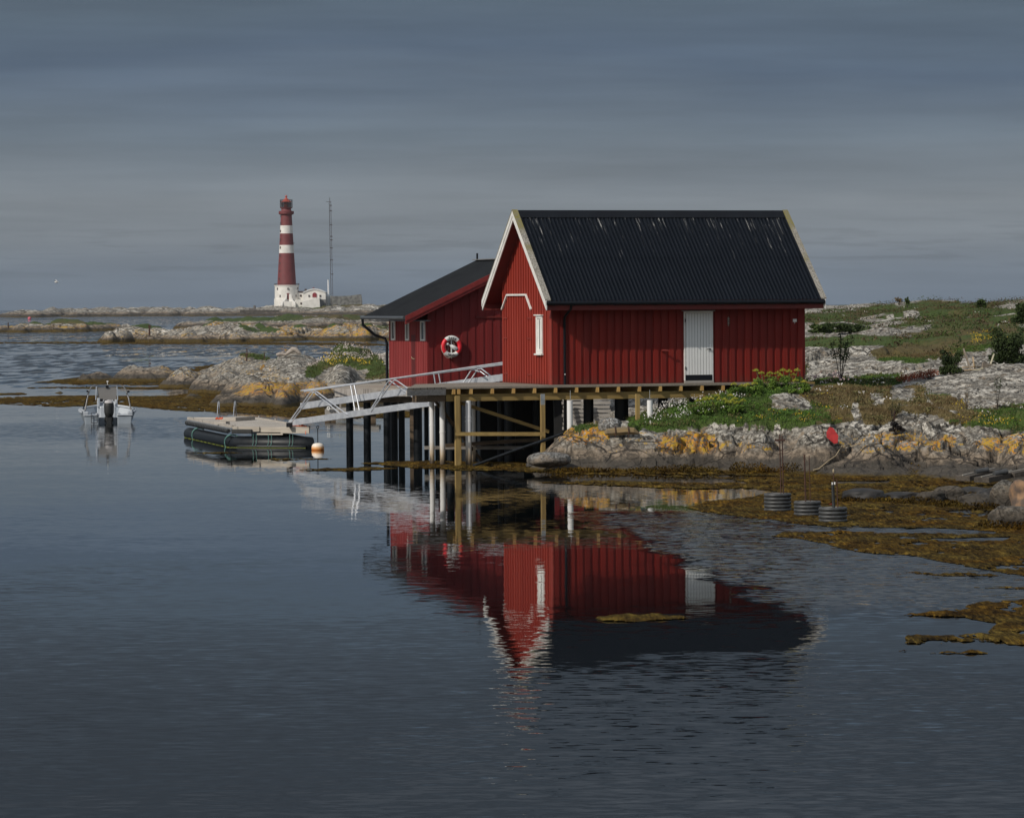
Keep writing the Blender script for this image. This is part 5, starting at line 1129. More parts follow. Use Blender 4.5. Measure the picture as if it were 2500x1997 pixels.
# ================================================================== BUOY
bp_ = sea(776, 1099, 0); bu = empty('mooring_buoy', bp_, 0, 'white and orange mooring buoy floating beside the raft', 'buoy')
def buoymat():
    m, tt, b = newmat('buoy_paint'); z = tt.sep(tt.node('ShaderNodeTexCoord').outputs['Object'])[2]
    n_ = tt.noise(tt.node('ShaderNodeTexCoord').outputs['Object'], 14, 4)
    f = tt.math('ADD', z, tt.math('MULTIPLY', n_, .05)); tt.put(b.inputs['Base Color'], tt.ramp(tt.math('MULTIPLY', f, 3), [(.02, (.03, .02, .01)), (.12, (.55, .16, .02)), (.32, (.80, .42, .16)), (.55, (.80, .72, .62))]))
    b.inputs['Roughness'].default_value = .5; return m
rb = 15.5 / F * bp_.y
MB().lathe([(rb * .5, -.14), (rb * .9, -.06), (rb, .03), (rb * .99, .1), (rb * .9, .17), (rb * .7, .215), (rb * .35, .235), (.02, .24)], n=24).build('float', buoymat(), bu, True)
q = MB(); q.cyl((0, 0, .2), (0, 0, .72), .014, n=8); q.tube([(.035 * math.cos(k), 0, .76 + .05 * math.sin(k)) for k in np.linspace(-1.57, 4.5, 12)], .011, 6); q.build('eye_rod', BLACKM, bu, True)

# ================================================================== MOTOR BOAT
bs_ = sea(264, 1035, 0); ba = math.radians(6.5)
boat = empty('motor_boat', bs_, ba, 'small open white motor boat with a centre console and black outboard, seen from astern', 'motor boat')
boat.scale = (1.0, 1.0, .84)
# local: +y forward, x starboard; origin at the stern waterline
stn = []
NY = 13
for i in range(NY + 1):
    s_ = i / NY; y_ = 4.9 * s_
    hw = (1.0 + .16 * math.sin(min(s_ / .55, 1) * math.pi / 2)) * (1 - max(0, (s_ - .55) / .45) ** 2.3 * .72)
    fl = .10 + .08 * s_; zt_ = .50 + .10 * s_ ** 1.2 + .12 * s_ ** 3
    stn.append((y_, hw, hw - fl, zt_))
def hullring(y_, hw, hb, zt_, inn=False):
    k = .0
    return [(-hw, y_, zt_), (-hb, y_, .12), (-hb * .86, y_, -.15), (0, y_, -.26), (hb * .86, y_, -.15), (hb, y_, .12), (hw, y_, zt_)]
rings = [hullring(*s_) for s_ in stn]
vs = [p for r_ in rings for p in r_]; n_ = 7; fs = []
for i in range(NY):
    for k in range(6): fs.append((i * n_ + k, i * n_ + k + 1, (i + 1) * n_ + k + 1, (i + 1) * n_ + k))
fs.append(tuple(range(NY * n_, NY * n_ + n_)))
MB().add(vs, fs).build('hull', BOATG, boat, True)
# stern quarters either side of the engine well
for sg, nm in ((-1, 'stern_locker'), (1, 'stern_locker')):
    q = MB(); xa, xb = sorted((sg * .38, sg * .93))
    q.hexa([(xa, -.0, -.1), (xb, 0, -.1), (xb, .6, -.1), (xa, .6, -.1), (xa, .0, .38), (xb + (.04 if sg > 0 else 0), .0, .38), (xb, .6, .4), (xa, .6, .4)]) if sg > 0 else q.hexa([(xa, 0, -.1), (xb, 0, -.1), (xb, .6, -.1), (xa, .6, -.1), (xa - .04, 0, .38), (xb, 0, .38), (xb, .6, .4), (xa, .6, .4)])
    q.build(nm, BOATG, boat, bevel=.03)
    xa, xb = sorted((sg * .36, sg * 1.0))
    q = MB(); q.box(xa, xb, -.04, .62, .385, .45); xo = sorted((sg * .80, sg * 1.0)); q.box(xo[0], xo[1], .0, .62, .451, .60); xo = sorted((sg * .36, sg * .5)); q.box(xo[0], xo[1], .05, .62, .451, .52); q.build('locker_top', BOATW, boat, bevel=.03)
q = MB(); q.box(-.38, .38, .42, .48, -.2, .30); q.build('transom', BOATG, boat)
# gunwale
q = MB(); path = [(-h_, y_, z_ + .03) for y_, h_, _, z_ in stn] + [(h_, y_, z_ + .03) for y_, h_, _, z_ in reversed(stn)]
q.tube([(p[0] * .985, p[1] + (.5 if p[1] == 0 else 0), p[2]) for p in path], .06, 10); gun = q.build('gunwale', BOATW, boat, True)
q = MB()
for sg in (-1, 1):
    for k in range(5): q.cyl((sg * (.96 + .03 * k), .05 + k * .28, .60 + .012 * k), (sg * (.96 + .03 * k), .04 + k * .28, .68 + .012 * k), .035, n=10)
q.build('cleat', BOATW, gun, True)
# inner liner
inn_ = [[(-h_ + .08, y_, z_ - .02), (-hb * .85, y_, .10), (hb * .85, y_, .10), (h_ - .08, y_, z_ - .02)] for y_, h_, hb, z_ in stn[2:-1]]
vs = [p for r_ in inn_ for p in r_]; fs = []
for i in range(len(inn_) - 1):
    for k in range(3): fs.append((i * 4 + k, i * 4 + k + 1, (i + 1) * 4 + k + 1, (i + 1) * 4 + k))
MB().add(vs, fs).build('liner', BOATW, boat, True)
# console + seat
q = MB(); q.hexa([(-.42, 2.0, .1), (.36, 2.0, .1), (.36, 2.7, .1), (-.42, 2.7, .1), (-.42, 2.1, .92), (.36, 2.1, .92), (.36, 2.6, 1.1), (-.42, 2.6, 1.1)]); con = q.build('console', BOATW, boat, bevel=.03)
MB().box(-.42, -.30, 2.0, 2.2, .75, 1.2).build('console_wing', BOATW, con, bevel=.03); MB().box(.30, .42, 2.0, 2.2, .75, 1.12).build('console_wing', BOATW, con, bevel=.03)
q = MB(); q.tube([(-.47, 2.45, 1.1), (-.44, 2.55, 1.75), (-.38, 2.56, 1.83), (.32, 2.56, 1.83), (.40, 2.55, 1.75), (.43, 2.45, 1.1)], .024, 10); q.build('windscreen_frame', STEEL, con, True)
m_, tn_, bn_ = newmat('smoked_screen'); bn_.inputs['Base Color'].default_value = (.23, .22, .21, 1); bn_.inputs['Roughness'].default_value = .15; bn_.inputs['Alpha'].default_value = .82
q = MB(); q.box(-.40, .38, 2.55, 2.565, 1.08, 1.70); q.build('windscreen', m_, con)
q = MB(); q.box(-.36, -.18, 2.15, 2.2, 1.02, 1.16).box(.24, .30, 2.15, 2.2, 1.04, 1.1); q.build('instrument', BLACKM, con)
q = MB(); q.tube([(-.02 + .13 * math.cos(k), 2.05 + .05 * math.sin(k), 1.0 + .11 * math.sin(k)) for k in np.linspace(0, 5.95, 16)], .018, 6, True); q.tube([(-.13, 2.05, 1.0), (.1, 2.05, 1.0)], .012, 6); q.build('steering_wheel', BLACKM, con, True)
q = MB(); q.hexa([(-.33, 1.2, .1), (.36, 1.2, .1), (.36, 1.75, .1), (-.33, 1.75, .1), (-.32, 1.22, .82), (.35, 1.22, .82), (.35, 1.72, .82), (-.32, 1.72, .82)]); q.build('seat', BOATW, boat, bevel=.05)
# targa arch
q = MB(); q.tube([(-.93, .95, .58), (-.83, 1.15, 1.2), (-.74, 1.3, 1.62), (-.64, 1.35, 1.79), (-.48, 1.38, 1.85), (.5, 1.38, 1.85), (.64, 1.35, 1.79), (.74, 1.3, 1.62), (.86, 1.15, 1.2), (.95, .95, .58)], .030, 10); arch = q.build('targa_arch', simple('brushed_tube', (.22, .215, .21), (.14, .14, .14), .4, .6), boat, True)
q = MB(); q.tube([(-.80, 1.2, 1.45), (-1.02, 1.5, .62)], .02, 8); q.tube([(.78, 1.2, 1.45), (.98, 1.5, .62)], .02, 8); q.build('arch_stay', BLACKM, arch)
q = MB(); q.cyl((0, 1.38, 1.87), (0, 1.38, 1.99), .012, n=6); q.box(-.035, .035, 1.35, 1.41, 1.99, 2.06); q.build('stern_light', WHITE, arch)
q = MB(); q.ball((-.82, 1.2, 1.56), .05).ball((.85, 1.2, 1.53), .055); q.ball((-.86, 1.22, 1.78), .03); q.box(-.06, .06, 2.5, 2.6, 1.68, 1.84); q.build('deck_lamp', BLACKM, arch)
# outboard
ob_ = MB(); ob_.lathe([(.07, .28), (.15, .36), (.195, .55), (.205, .85), (.185, 1.03), (.11, 1.14), (.02, 1.16)], (.04, .10, 0), 18)
eng = ob_.build('outboard_engine', RUBBER, boat, True)
MB().lathe([(.192, 1.02), (.15, 1.11), (.07, 1.165), (.01, 1.17)], (.04, .10, 0), 18).build('cowl_top', simple('silver_cowl', (.5, .48, .48)), eng, True)
q = MB(); q.hexa([(-.03, .0, -.5), (.11, .0, -.5), (.11, .2, -.5), (-.03, .2, -.5), (-.09, .0, .45), (.17, .0, .45), (.17, .28, .45), (-.09, .28, .45)]); q.box(-.14, .22, .18, .42, .1, .34); q.build('leg', RUBBER, eng, bevel=.02)
q = MB(); q.tube([(-.68, -.07, .50), (-.66, -.09, .56), (-.46, -.09, .56), (-.44, -.07, .50)], .014, 6)
for xx in (-.68, -.44): q.tube([(xx, -.07, .5), (xx, -.07, .06)], .014, 6)
for zz in (.06, .3): q.tube([(-.68, -.07, zz), (-.44, -.07, zz)], .014, 6)
q.build('swim_ladder', simple('dark_steel', (.12, .12, .13), None, .4, .6), boat, True)

# ================================================================== LIGHTHOUSE ISLAND BUILDINGS
YL = 1700.0; ml = YL / F
def lp(px, py): return P(px, py, YL)
ctr = lp(700.5, 748); lh = empty('lighthouse', (ctr.x, ctr.y, ctr.z), 0, 'tall red lighthouse with two white bands and a white round base', 'lighthouse')
def kz(cy): return (1545 - cy) * .18587 * ml      # crop row -> metres over the base
kk = .18587 * ml
LRED = simple('lighthouse_red', (.17, .034, .036), (.14, .028, .030), .6, scale=.4); LWH = simple('lighthouse_white', (.72, .70, .66), (.62, .60, .56), .6, scale=.5); LDK = simple('lighthouse_dark', (.05, .03, .03), (.03, .02, .02))
MB().lathe([(168 * kk, -3), (168 * kk, kz(1450)), (160 * kk, kz(1445)), (158 * kk, kz(1280)), (166 * kk, kz(1278)), (166 * kk, kz(1268)), (120 * kk, kz(1267))], n=40).build('base', LWH, lh, True)
q = MB()
for k in range(36):
    a = 2 * math.pi * k / 36; r_ = 163 * kk; q.cyl((r_ * math.cos(a), r_ * math.sin(a), kz(1268)), (r_ * math.cos(a), r_ * math.sin(a), kz(1248)), .06, n=5)
q.tube([(163 * kk * math.cos(a), 163 * kk * math.sin(a), kz(1249)) for a in np.linspace(0, 2 * math.pi, 40)[:-1]], .06, 5, True); q.build('railing', LDK, lh)
prof = lambda cy: (124 - (1270 - cy) * (124 - 99) / 422 if cy > 848 else 99 - (848 - cy) * (99 - 72) / 503) * kk
def band(c0, c1, mat): MB().lathe([(prof(c0), kz(c0)), (prof((c0 + c1) / 2), kz((c0 + c1) / 2)), (prof(c1), kz(c1))], n=40, cap=False).build('shaft_band', mat, lh, True)
band(1272, 848, LRED); band(848, 742, LWH); band(742, 590, LRED); band(590, 485, LWH); band(485, 340, LRED)
MB().lathe([(72 * kk, kz(350)), (80 * kk, kz(345)), (98 * kk, kz(336)), (100 * kk, kz(330)), (100 * kk, kz(297)), (78 * kk, kz(296)), (70 * kk, kz(292)), (64 * kk, kz(285)), (66 * kk, kz(262)), (80 * kk, kz(256)), (82 * kk, kz(248)), (30 * kk, kz(247))], n=40).build('gallery', LRED, lh, True)
MB().lathe([(26 * kk, kz(248)), (32 * kk, kz(235)), (32 * kk, kz(190)), (24 * kk, kz(172))], n=24).build('lens', simple('lens_housing', (.22, .04, .03), (.10, .03, .03)), lh, True)
q = MB()
for k in range(20):
    a = 2 * math.pi * k / 20
    for r_, ct, cb in ((80, 148, 250), (60, 175, 248)): q.cyl((r_ * kk * math.cos(a), r_ * kk * math.sin(a), kz(cb)), (r_ * kk * math.cos(a), r_ * kk * math.sin(a), kz(ct)), .07, n=4)
for r_, c_ in ((80, 148), (80, 200), (80, 172), (60, 210)): q.tube([(r_ * kk * math.cos(a), r_ * kk * math.sin(a), kz(c_)) for a in np.linspace(0, 2 * math.pi, 30)[:-1]], .06, 4, True)
q.build('lantern_cage', LDK, lh)
MB().lathe([(72 * kk, kz(178)), (66 * kk, kz(172)), (40 * kk, kz(150)), (16 * kk, kz(128)), (10 * kk, kz(122)), (10 * kk, kz(112)), (17 * kk, kz(105)), (14 * kk, kz(96)), (3 * kk, kz(92)), (2 * kk, kz(80))], n=30).build('lantern_roof', simple('lantern_red', (.42, .07, .04), (.34, .055, .035)), lh, True)
def lwin(name, cx_, cy_, w_, h_, rad, mat):
    dx_ = (cx_ - 434) * kk; r_ = rad * kk; yv = -math.sqrt(max(r_ * r_ - dx_ * dx_, .01)); MB().box(dx_ - w_ / 2 * kk, dx_ + w_ / 2 * kk, yv - .25, yv + .4, kz(cy_ + h_ / 2), kz(cy_ - h_ / 2)).build(name, mat, lh)
for cx_, cy_ in ((366, 365), (364, 460), (361, 560), (358, 672), (357, 775), (354, 880), (350, 982), (347, 1083), (343, 1186)): lwin('window', cx_, cy_, 16, 30, prof(cy_) / kk, simple('shaft_window', (.10, .05, .05), (.07, .04, .04)))
for cx_, cy_ in ((318, 1315), (458, 1315), (580, 1310), (353, 1410), (560, 1410)): lwin('window', cx_, cy_, 16, 28, 160, simple('base_window', (.15, .13, .13), (.1, .09, .09)))
lwin('door', 460, 1415, 38, 82, 164, LRED)
q = MB(); r_ = 170 * kk
for sg in (-1, 1):
    pts = [((460 - 434 + sg * dx_) * kk, -r_ - .4 - dy_, kz(cy_)) for dx_, cy_, dy_ in ((28, 1385, 0), (36, 1440, .3), (60, 1475, 1.2), (80, 1490, 2), (86, 1530, 2.6))]
    for a, b in zip(pts[:-1], pts[1:]): q.hexa([(a[0] - .5, a[1], -2), (a[0] + .5, a[1], -2), (b[0] + .5, b[1], -2), (b[0] - .5, b[1], -2), (a[0] - .5, a[1], a[2]), (a[0] + .5, a[1], a[2]), (b[0] + .5, b[1], b[2]), (b[0] - .5, b[1], b[2])])
q.box((460 - 434 - 70) * kk, (460 - 434 + 70) * kk, -r_ - 2.2, -r_ + 2, -2, kz(1480)); q.build('stair', LWH, lh)
MB().box((516 - 434) * kk, (538 - 434) * kk, -.8, .8, kz(722), kz(714)).build('balcony', LDK, lh)
# keeper's house with vaulted roof
kh = lp(770, 747); ho = empty('vaulted_white_house', (kh.x, kh.y - 3, kh.z), 0, 'white house with a vaulted roof and red arched door beside the lighthouse', 'house')
def kx(cx_): return (cx_ - 820) * kk
q = MB(); n_ = 16; pr1 = [(kx(670) + (kx(966) - kx(670)) * i / n_, kz(1375) + (kz(1330) - kz(1375)) * math.sin(math.pi * i / n_)) for i in range(n_ + 1)]
vs = [(x_, -5, z_) for x_, z_ in pr1] + [(kx(966), -5, -2), (kx(670), -5, -2)] + [(x_, 9, z_) for x_, z_ in pr1] + [(kx(966), 9, -2), (kx(670), 9, -2)]; m2 = n_ + 3
q.add(vs, [tuple(range(m2)), tuple(range(2 * m2 - 1, m2 - 1, -1))] + [(i, (i + 1) % m2, (i + 1) % m2 + m2, i + m2) for i in range(m2)]); q.build('wall', LWH, ho)
q = MB()
for (x0, z0), (x1, z1) in zip(pr1[:-1], pr1[1:]): q.hexa([(x0, -5.4, z0 - .1), (x1, -5.4, z1 - .1), (x1, 9.3, z1 - .1), (x0, 9.3, z0 - .1), (x0, -5.4, z0 + .35), (x1, -5.4, z1 + .35), (x1, 9.3, z1 + .35), (x0, 9.3, z0 + .35)])
q.build('roof', simple('slate', (.62, .62, .62), (.55, .55, .55)), ho)
q = MB(); pts = [(kx(795), kz(1432)), (kx(850), kz(1432)), (kx(850), kz(1395)), (kx(842), kz(1378)), (kx(822), kz(1370)), (kx(803), kz(1378)), (kx(795), kz(1395))]
vs = [(x_, -5.3, z_) for x_, z_ in pts] + [(x_, -4.9, z_) for x_, z_ in pts]; q.add(vs, [tuple(range(7)), tuple(range(13, 6, -1))] + [(i, (i + 1) % 7, (i + 1) % 7 + 7, i + 7) for i in range(7)]); q.build('door', simple('arched_door_red', (.22, .02, .03)), ho)
for c_ in (750, 895): MB().box(kx(c_ - 9), kx(c_ + 9), -5.3, -4.9, kz(1428), kz(1402)).build('window', LDK, ho)
MB().hexa([(kx(668), -12, -2), (kx(905), -12, -2), (kx(905), -5.2, -2), (kx(668), -5.2, -2), (kx(672), -12, kz(1490)), (kx(895), -12, kz(1440)), (kx(895), -5.2, kz(1440)), (kx(672), -5.2, kz(1470))]).build('terrace', LWH, ho)
MB().box(kx(898), kx(972), -8, -5.3, -2, kz(1462)).build('stone_base', simple('grey_stone', (.2, .2, .2), (.1, .1, .1), scale=1), ho)
q = MB(); q.box(kx(798), kx(804), 0, .4, kz(1330), kz(1300)).box(kx(785), kx(820), 0, .4, kz(1312), kz(1306)).box(kx(866), kx(870), 0, .4, kz(1335), kz(1318)); q.build('chimney', simple('rust_red', (.2, .03, .03)), ho)
li = empty('link_house', (kh.x, kh.y - 3, kh.z), 0, 'low white building with a dark flat roof between the lighthouse and the vaulted house', 'building')
MB().box(kx(560), kx(669), 1, 7, -2, kz(1368)).build('wall', LWH, li); MB().box(kx(600), kx(690), .6, 7.4, kz(1367), kz(1350)).build('roof', LDK, li)
MB().box(kx(560), kx(669), -4, .9, -2, kz(1462)).build('forebuilding', LWH, li)
for c_, r_, w_, h_, yv in ((632, 1410, 22, 28, .8), (648, 1512, 28, 24, -4.2)): MB().box(kx(c_ - w_ / 2), kx(c_ + w_ / 2), yv, yv + .4, kz(r_ + h_ / 2), kz(r_ - h_ / 2)).build('window', LDK, li)
MB().cyl((kx(694), 3, kz(1360)), (kx(694), 3, kz(1322)), .5, n=8).build('chimney', LDK, li)
fp = empty('flag_pole', (kh.x + kx(1004), kh.y - 4, kh.z), 0, 'plain white pole beside the tall lattice mast on the far island', 'pole')
MB().cyl((0, 0, -2), (-.3, 0, kz(1205)), .42, .25, n=8).build('pole', WHITEM, fp)
ms = empty('lattice_mast', (kh.x + kx(1036), kh.y, kh.z), 0, 'tall thin lattice radio mast right of the lighthouse', 'mast')
q = MB(); hm = kz(180); tl = -18 * kk
for k in range(3):
    a = k * 2.094; q.tube([(.55 * math.cos(a), .55 * math.sin(a), -2), (tl + .45 * math.cos(a), .45 * math.sin(a), hm)], .09, 4)
for k in range(48):
    z0 = hm * k / 48; z1 = hm * (k + 1) / 48; s_ = -.5 if k % 2 else .5; x0 = tl * k / 48
    q.tube([(x0 + s_, 0, z0), (x0 - s_, 0, z1)], .05, 4)
q.build('lattice', simple('mast_grey', (.10, .10, .11), (.06, .06, .07)), ms)
q = MB()
for c_ in (228, 300, 485, 635, 680, 785, 945, 1130): q.box(tl * (1410 - c_) / 1230 - .3, tl * (1410 - c_) / 1230 + .9, -.2, .2, kz(c_) - .15, kz(c_) + .15)
q.cyl((tl, 0, hm), (tl, 0, hm + 1.8), .1, n=4); q.box(tl - 1.6, tl + .6, -.06, .06, hm - .08, hm + .08); q.build('aerial', LDK, ms)
def stonewall(name, pts, ztop, label, col=((.20, .20, .19), (.09, .09, .085)), base=-3):
    q = MB()
    for (x0, t0), (x1, t1) in zip(pts[:-1], pts[1:]): q.hexa([(x0, -1.2, base), (x1, -1.2, base), (x1, 1.2, base), (x0, 1.2, base), (x0, -1.0, t0), (x1, -1.0, t1), (x1, 1.0, t1), (x0, 1.0, t0)])
    o = q.build(name, simple(name + '_stone', col[0], col[1], .9, scale=.8, bump=.5)); o.location = (kh.x, kh.y - 6, kh.z); return tag(o, label, 'stone wall')
stonewall('enclosure_wall', [(kx(1028), kz(1418)), (kx(1150), kz(1420)), (kx(1290), kz(1415)), (kx(1380), kz(1402)), (kx(1430), kz(1400)), (kx(1442), kz(1480))], 0, 'grey curved stone wall right of the mast on the far island')
q = MB(); q.box(kx(965), kx(1026), -1, 2, -2, kz(1415)); o = q.build('outhouse', LWH); o.location = (kh.x, kh.y - 3, kh.z); tag(o, 'tiny white outhouse at the foot of the white pole', 'outhouse')
o = stonewall('stone_jetty', [(kx(-30), kz(1592)), (kx(210), kz(1590)), (kx(460), kz(1592))], 0, 'low dark stone jetty in front of the lighthouse', ((.09, .08, .07), (.05, .045, .04))); o.location.y -= 60
st_ = MB(); st_.box(kx(70), kx(160), -.8, .8, -6, kz(1568)).cyl((kx(146), 0, kz(1568)), (kx(146), 0, kz(1535)), .5, n=6); o = st_.build('jetty_head', simple('jetty_head_stone', (.16, .15, .14), (.1, .09, .085))); o.location = (kh.x, kh.y - 62.5, kh.z); tag(o, 'square stone block with a short post at the end of the dark jetty', 'stone block')

# ================================================================== MOORING WEIGHTS
RINGM = simple('grey_culvert_pipe', (.060, .062, .063), (.032, .034, .035), .5, scale=7)
CONC = simple('concrete_fill', (.35, .33, .3), (.2, .19, .17), .9)
def weight(pxc, pb, rings_, rpx, label):
    c = sea(pxc, pb - 2, 0); r_ = rpx / F * c.y; w_ = empty('mooring_weight', (c.x, c.y + r_, 0), 0, label, 'mooring weight', 'ribbed grey pipe weights')
    hg = .084; z0 = .0; pr = []
    for k in range(rings_ + 1):
        for a in np.linspace(-1.35, 1.35, 8): pr.append((r_ - .045 + .045 * math.cos(a), z0 + hg * (k - .5) + hg / 2 * math.sin(a) / math.sin(1.35)))
    top = z0 + hg * (rings_ + .5) - hg / 2 * 1
    pr.append((r_ - .07, top)); pr.append((r_ - .07, top - .03)); pr.append((.001, top - .03))
    MB().lathe(pr, n=36, cap=False).build('ribbed_casing', RINGM, w_, True)
    MB().lathe([(r_ - .075, top - .06), (r_ - .08, top - .012), (.01, top - .010)], n=24).build('concrete', CONC, w_, True)
    return w_, r_, top, c
w1, r_, tp, c = weight(1901, 1252, 5, 34, 'grey ribbed pipe weight with the tallest iron rods and a cross bar')
def rod(w_, c, r_, pxr, ytop, rad, z0, mat=RUST, name='rod'):
    p = P(pxr, ytop, c.y + r_); return MB().cyl((p.x - c.x, 0, z0 - .02), (p.x - c.x - .02, 0, p.z), rad, n=8).build(name, mat, w_)
rod(w1, c, r_, 1905.5, 1060, .014, tp); rod(w1, c, r_, 1911.5, 1062, .014, tp)
p = P(1904.5, 1074, c.y + r_); MB().box(p.x - c.x - .12, p.x - c.x + .12, -.04, .04, p.z - .03, p.z + .02).build('cross_bar', RUST, w1)
w2, r_, tp, c = weight(1974, 1263, 4, 34, 'grey ribbed pipe weight in the middle, with two thin rusty rods')
rod(w2, c, r_, 1966, 1110, .018, tp); rod(w2, c, r_, 1977.5, 1112, .010, tp)
w3, r_, tp, c = weight(2036.5, 1279, 4, 35.5, 'nearest grey ribbed pipe weight, with a short black sleeve on its rod')
rod(w3, c, r_, 2035, 1178, .034, tp, RUBBER, 'sleeve'); rod(w3, c, r_, 2037, 1150, .010, tp); rod(w3, c, r_, 2045, 1170, .014, tp)
p = P(2034.5, 1178, c.y + r_); q = MB(); q.box(p.x - c.x - .04, p.x - c.x - .015, -.04, -.036, p.z - .045, p.z + .01).box(p.x - c.x + .01, p.x - c.x + .04, -.04, -.036, p.z - .04, p.z + .015); q.build('white_tape', WHITE, w3)
p = P(2037, 1150, c.y + r_); q = MB(); q.ball((p.x - c.x - .02, 0, p.z), (.02, .02, .05)); q.build('rope_end', ROPE, w3)

# ================================================================== BOULDERS AND SHORE THINGS
def boulder(name, c, r, mat, label, cat='boulder', group=None, seed=0, amp=.22, par=None, cut=None):
    bm = bmesh.new(); bmesh.ops.create_icosphere(bm, subdivisions=4, radius=1.0)
    co = np.array([v.co[:] for v in bm.verts]); s = seed * 13.7
    d_ = 1 + amp * (fbm(co[:, 0] * 1.3 + s, co[:, 2] * 1.5 + co[:, 1] + s, seed, 4) * 1.6) + .05 * fbm(co[:, 0] * 6 + s, co[:, 2] * 6 - co[:, 1] * 3, seed + 2, 3)
    co = co * d_[:, None]
    co = np.sign(co) * np.abs(co) ** .85
    co *= np.array(r)
    for v, p in zip(bm.verts, co): v.co = p
    for f in bm.faces: f.smooth = True
    me = bpy.data.meshes.new(name); bm.to_mesh(me); bm.free(); me.materials.append(mat)
    o = bpy.data.objects.new(name, me); COL.objects.link(o); o.location = c; o.rotation_euler = (0, 0, seed * .7)
    return tag(o, label, cat, group)
DARKR = rock_mat('dark_shore_boulder', .7, wet=.30, tan=.5, weed=.05, whit=.0, veg=False); 
TANR = simple('tan_boulder_rock', (.27, .16, .085), (.09, .065, .05), .85, scale=4, bump=.9)
GREYR = simple('smooth_grey_boulder_rock', (.105, .095, .085), (.022, .020, .018), .85, scale=6.0, bump=1.0)
BLK = simple('black_wet_rock', (.030, .027, .025), (.012, .011, .010), .65, scale=3.0, bump=.8)
WETB = rock_mat('wet_boulder_rock', .45, wet=.30, tan=.42, weed=-.1, whit=.05, fine=5.0, veg=False, g=.62)
def bld(px, pb, wpx, hpx, mat, label, seed, deep=1.2):
    c = sea(px, pb, 0); s_ = c.y / F; h_ = hpx * s_
    o = boulder('boulder', (c.x, c.y + wpx * s_ * .35, h_ * .25), (wpx * s_ * .5, wpx * s_ * .5 * deep, h_ * .72), mat, label, group='boulders along the kelp shore', seed=seed, amp=.42); o.rotation_euler = (0, 0, 0)
bld(2112, 1222, 105, 30, BLK, 'dark humped rock just right of the nearest pipe weight', 1)
bld(2205, 1218, 90, 18, BLK, 'low black rock awash in the kelp, second right of the pipe weights', 2)
bld(2272, 1226, 80, 26, WETB, 'grey rock with brown wrack in the middle of the boulder row', 3)
bld(2325, 1222, 90, 34, WETB, 'grey topped rock behind the kelp covered stone at right', 4)
bld(2385, 1216, 100, 28, BLK, 'black flat rock behind the large rounded boulder at right', 5)
bld(2385, 1238, 80, 32, WETB, 'small kelp capped stone in front of the black rock at right', 6)
bld(2425, 1232, 70, 42, BLK, 'black wet boulder touching the large rounded grey one', 8)
bld(2462, 1242, 75, 64, WETB, 'large rounded grey boulder near the right edge', 9, 1.0)
bld(2515, 1252, 90, 78, TANR, 'orange tan boulder cut by the right edge of the picture', 10, 1.0)
bld(2475, 1286, 120, 52, WETB, 'nearest low grey boulder at the right edge, among the kelp', 12)
q3 = P(1420, 1110, 114.6)
boulder('ledge_stone', (q3.x - .95, 113.9, .34), (.62, .6, .22), rock_mat('ledge_stone_rock', .8, wet=.2, tan=.35, whit=.3, veg=False), 'flat tan stone jutting over a dark hollow beside the black pipe', 'stone', seed=14, amp=.15)
for i, (px, pb, w_, h_) in enumerate(((1303, 1125, 22, 16), (1318, 1120, 20, 18), (1335, 1115, 16, 12), (1308, 1137, 34, 20), (1332, 1137, 30, 14), (1352, 1138, 24, 12), (1372, 1139, 26, 12), (1294, 1140, 20, 12))):
    c = sea(px, pb, 0); s_ = c.y / F
    boulder('shore_stone', (c.x, c.y + .15, h_ * s_ * .3), (w_ * s_ * .5, w_ * s_ * .6, h_ * s_ * .6), (GREYR, TANR)[i % 2 == 1 and i < 5], ('small stone in the heap where the black pipe meets the shore rock'), 'stone', 'stones heaped beside the black pipe', seed=20 + i)
# lichened stone and strapped block above it
def surf(px, py, near=105.0, far=135.0):
    """first ground point seen along the line of sight through a photograph pixel"""
    ys = np.arange(near, far, .05); u = (px - CX) / F; v = (CY - py) / F
    xs = (u * cr - v * sr) * ys; zs = H + (u * sr + v * cr) * ys; g = terr(xs, ys); k = np.flatnonzero(g >= zs); k = k[0] if len(k) else len(ys) - 1
    return Vector((xs[k], ys[k], g[k]))
c = surf(1490, 1052); c.y += .25; boulder('lichened_stone', (c.x, c.y, c.z + .12), (.34, .35, .26), rock_mat('lich_stone', .7, wet=-5, tan=-4, weed=-9, whit=.4, veg=False), 'grey rounded stone with an orange lichen patch, on the outcrop', 'stone', seed=31, amp=.15)
c = surf(1516, 1064) + Vector((0, -.12, .10))
q = MB(); q.tube([(-.47, 0, -.05), (-.40, 0, -.01), (-.1, 0, .01), (.15, 0, .03), (.36, 0, .02), (.52, 0, -.05)], [.05, .10, .125, .115, .105, .03], 7)
lg = q.build('mooring_log', wood('lichened_log', (.26, .18, .085), (.15, .12, .08), 0), None, False); lg.location = c; tag(lg, 'short weathered log held on the rock by two rusty iron straps', 'log')
for xx in (-.17, .21): MB().tube([(xx, -.14, -.16), (xx + .01, -.15, 0), (xx, -.1, .12), (xx, .02, .16), (xx, .13, .1)], .016, 6).build('iron_strap', RUST, lg)
# black pipe
p0, p1 = P(1172, 1131, 117.0), P(1348, 1068, 117.4); q = MB(); q.tube([p0 - (p1 - p0) * .1, p0, (p0 + p1) / 2 + Vector((0, 0, .01)), p1, p1 + (p1 - p0) * .15], .045, 12); tag(q.build('black_pipe', BLACKP, None, True), 'black plastic pipe running down from the rocks into the water', 'pipe')
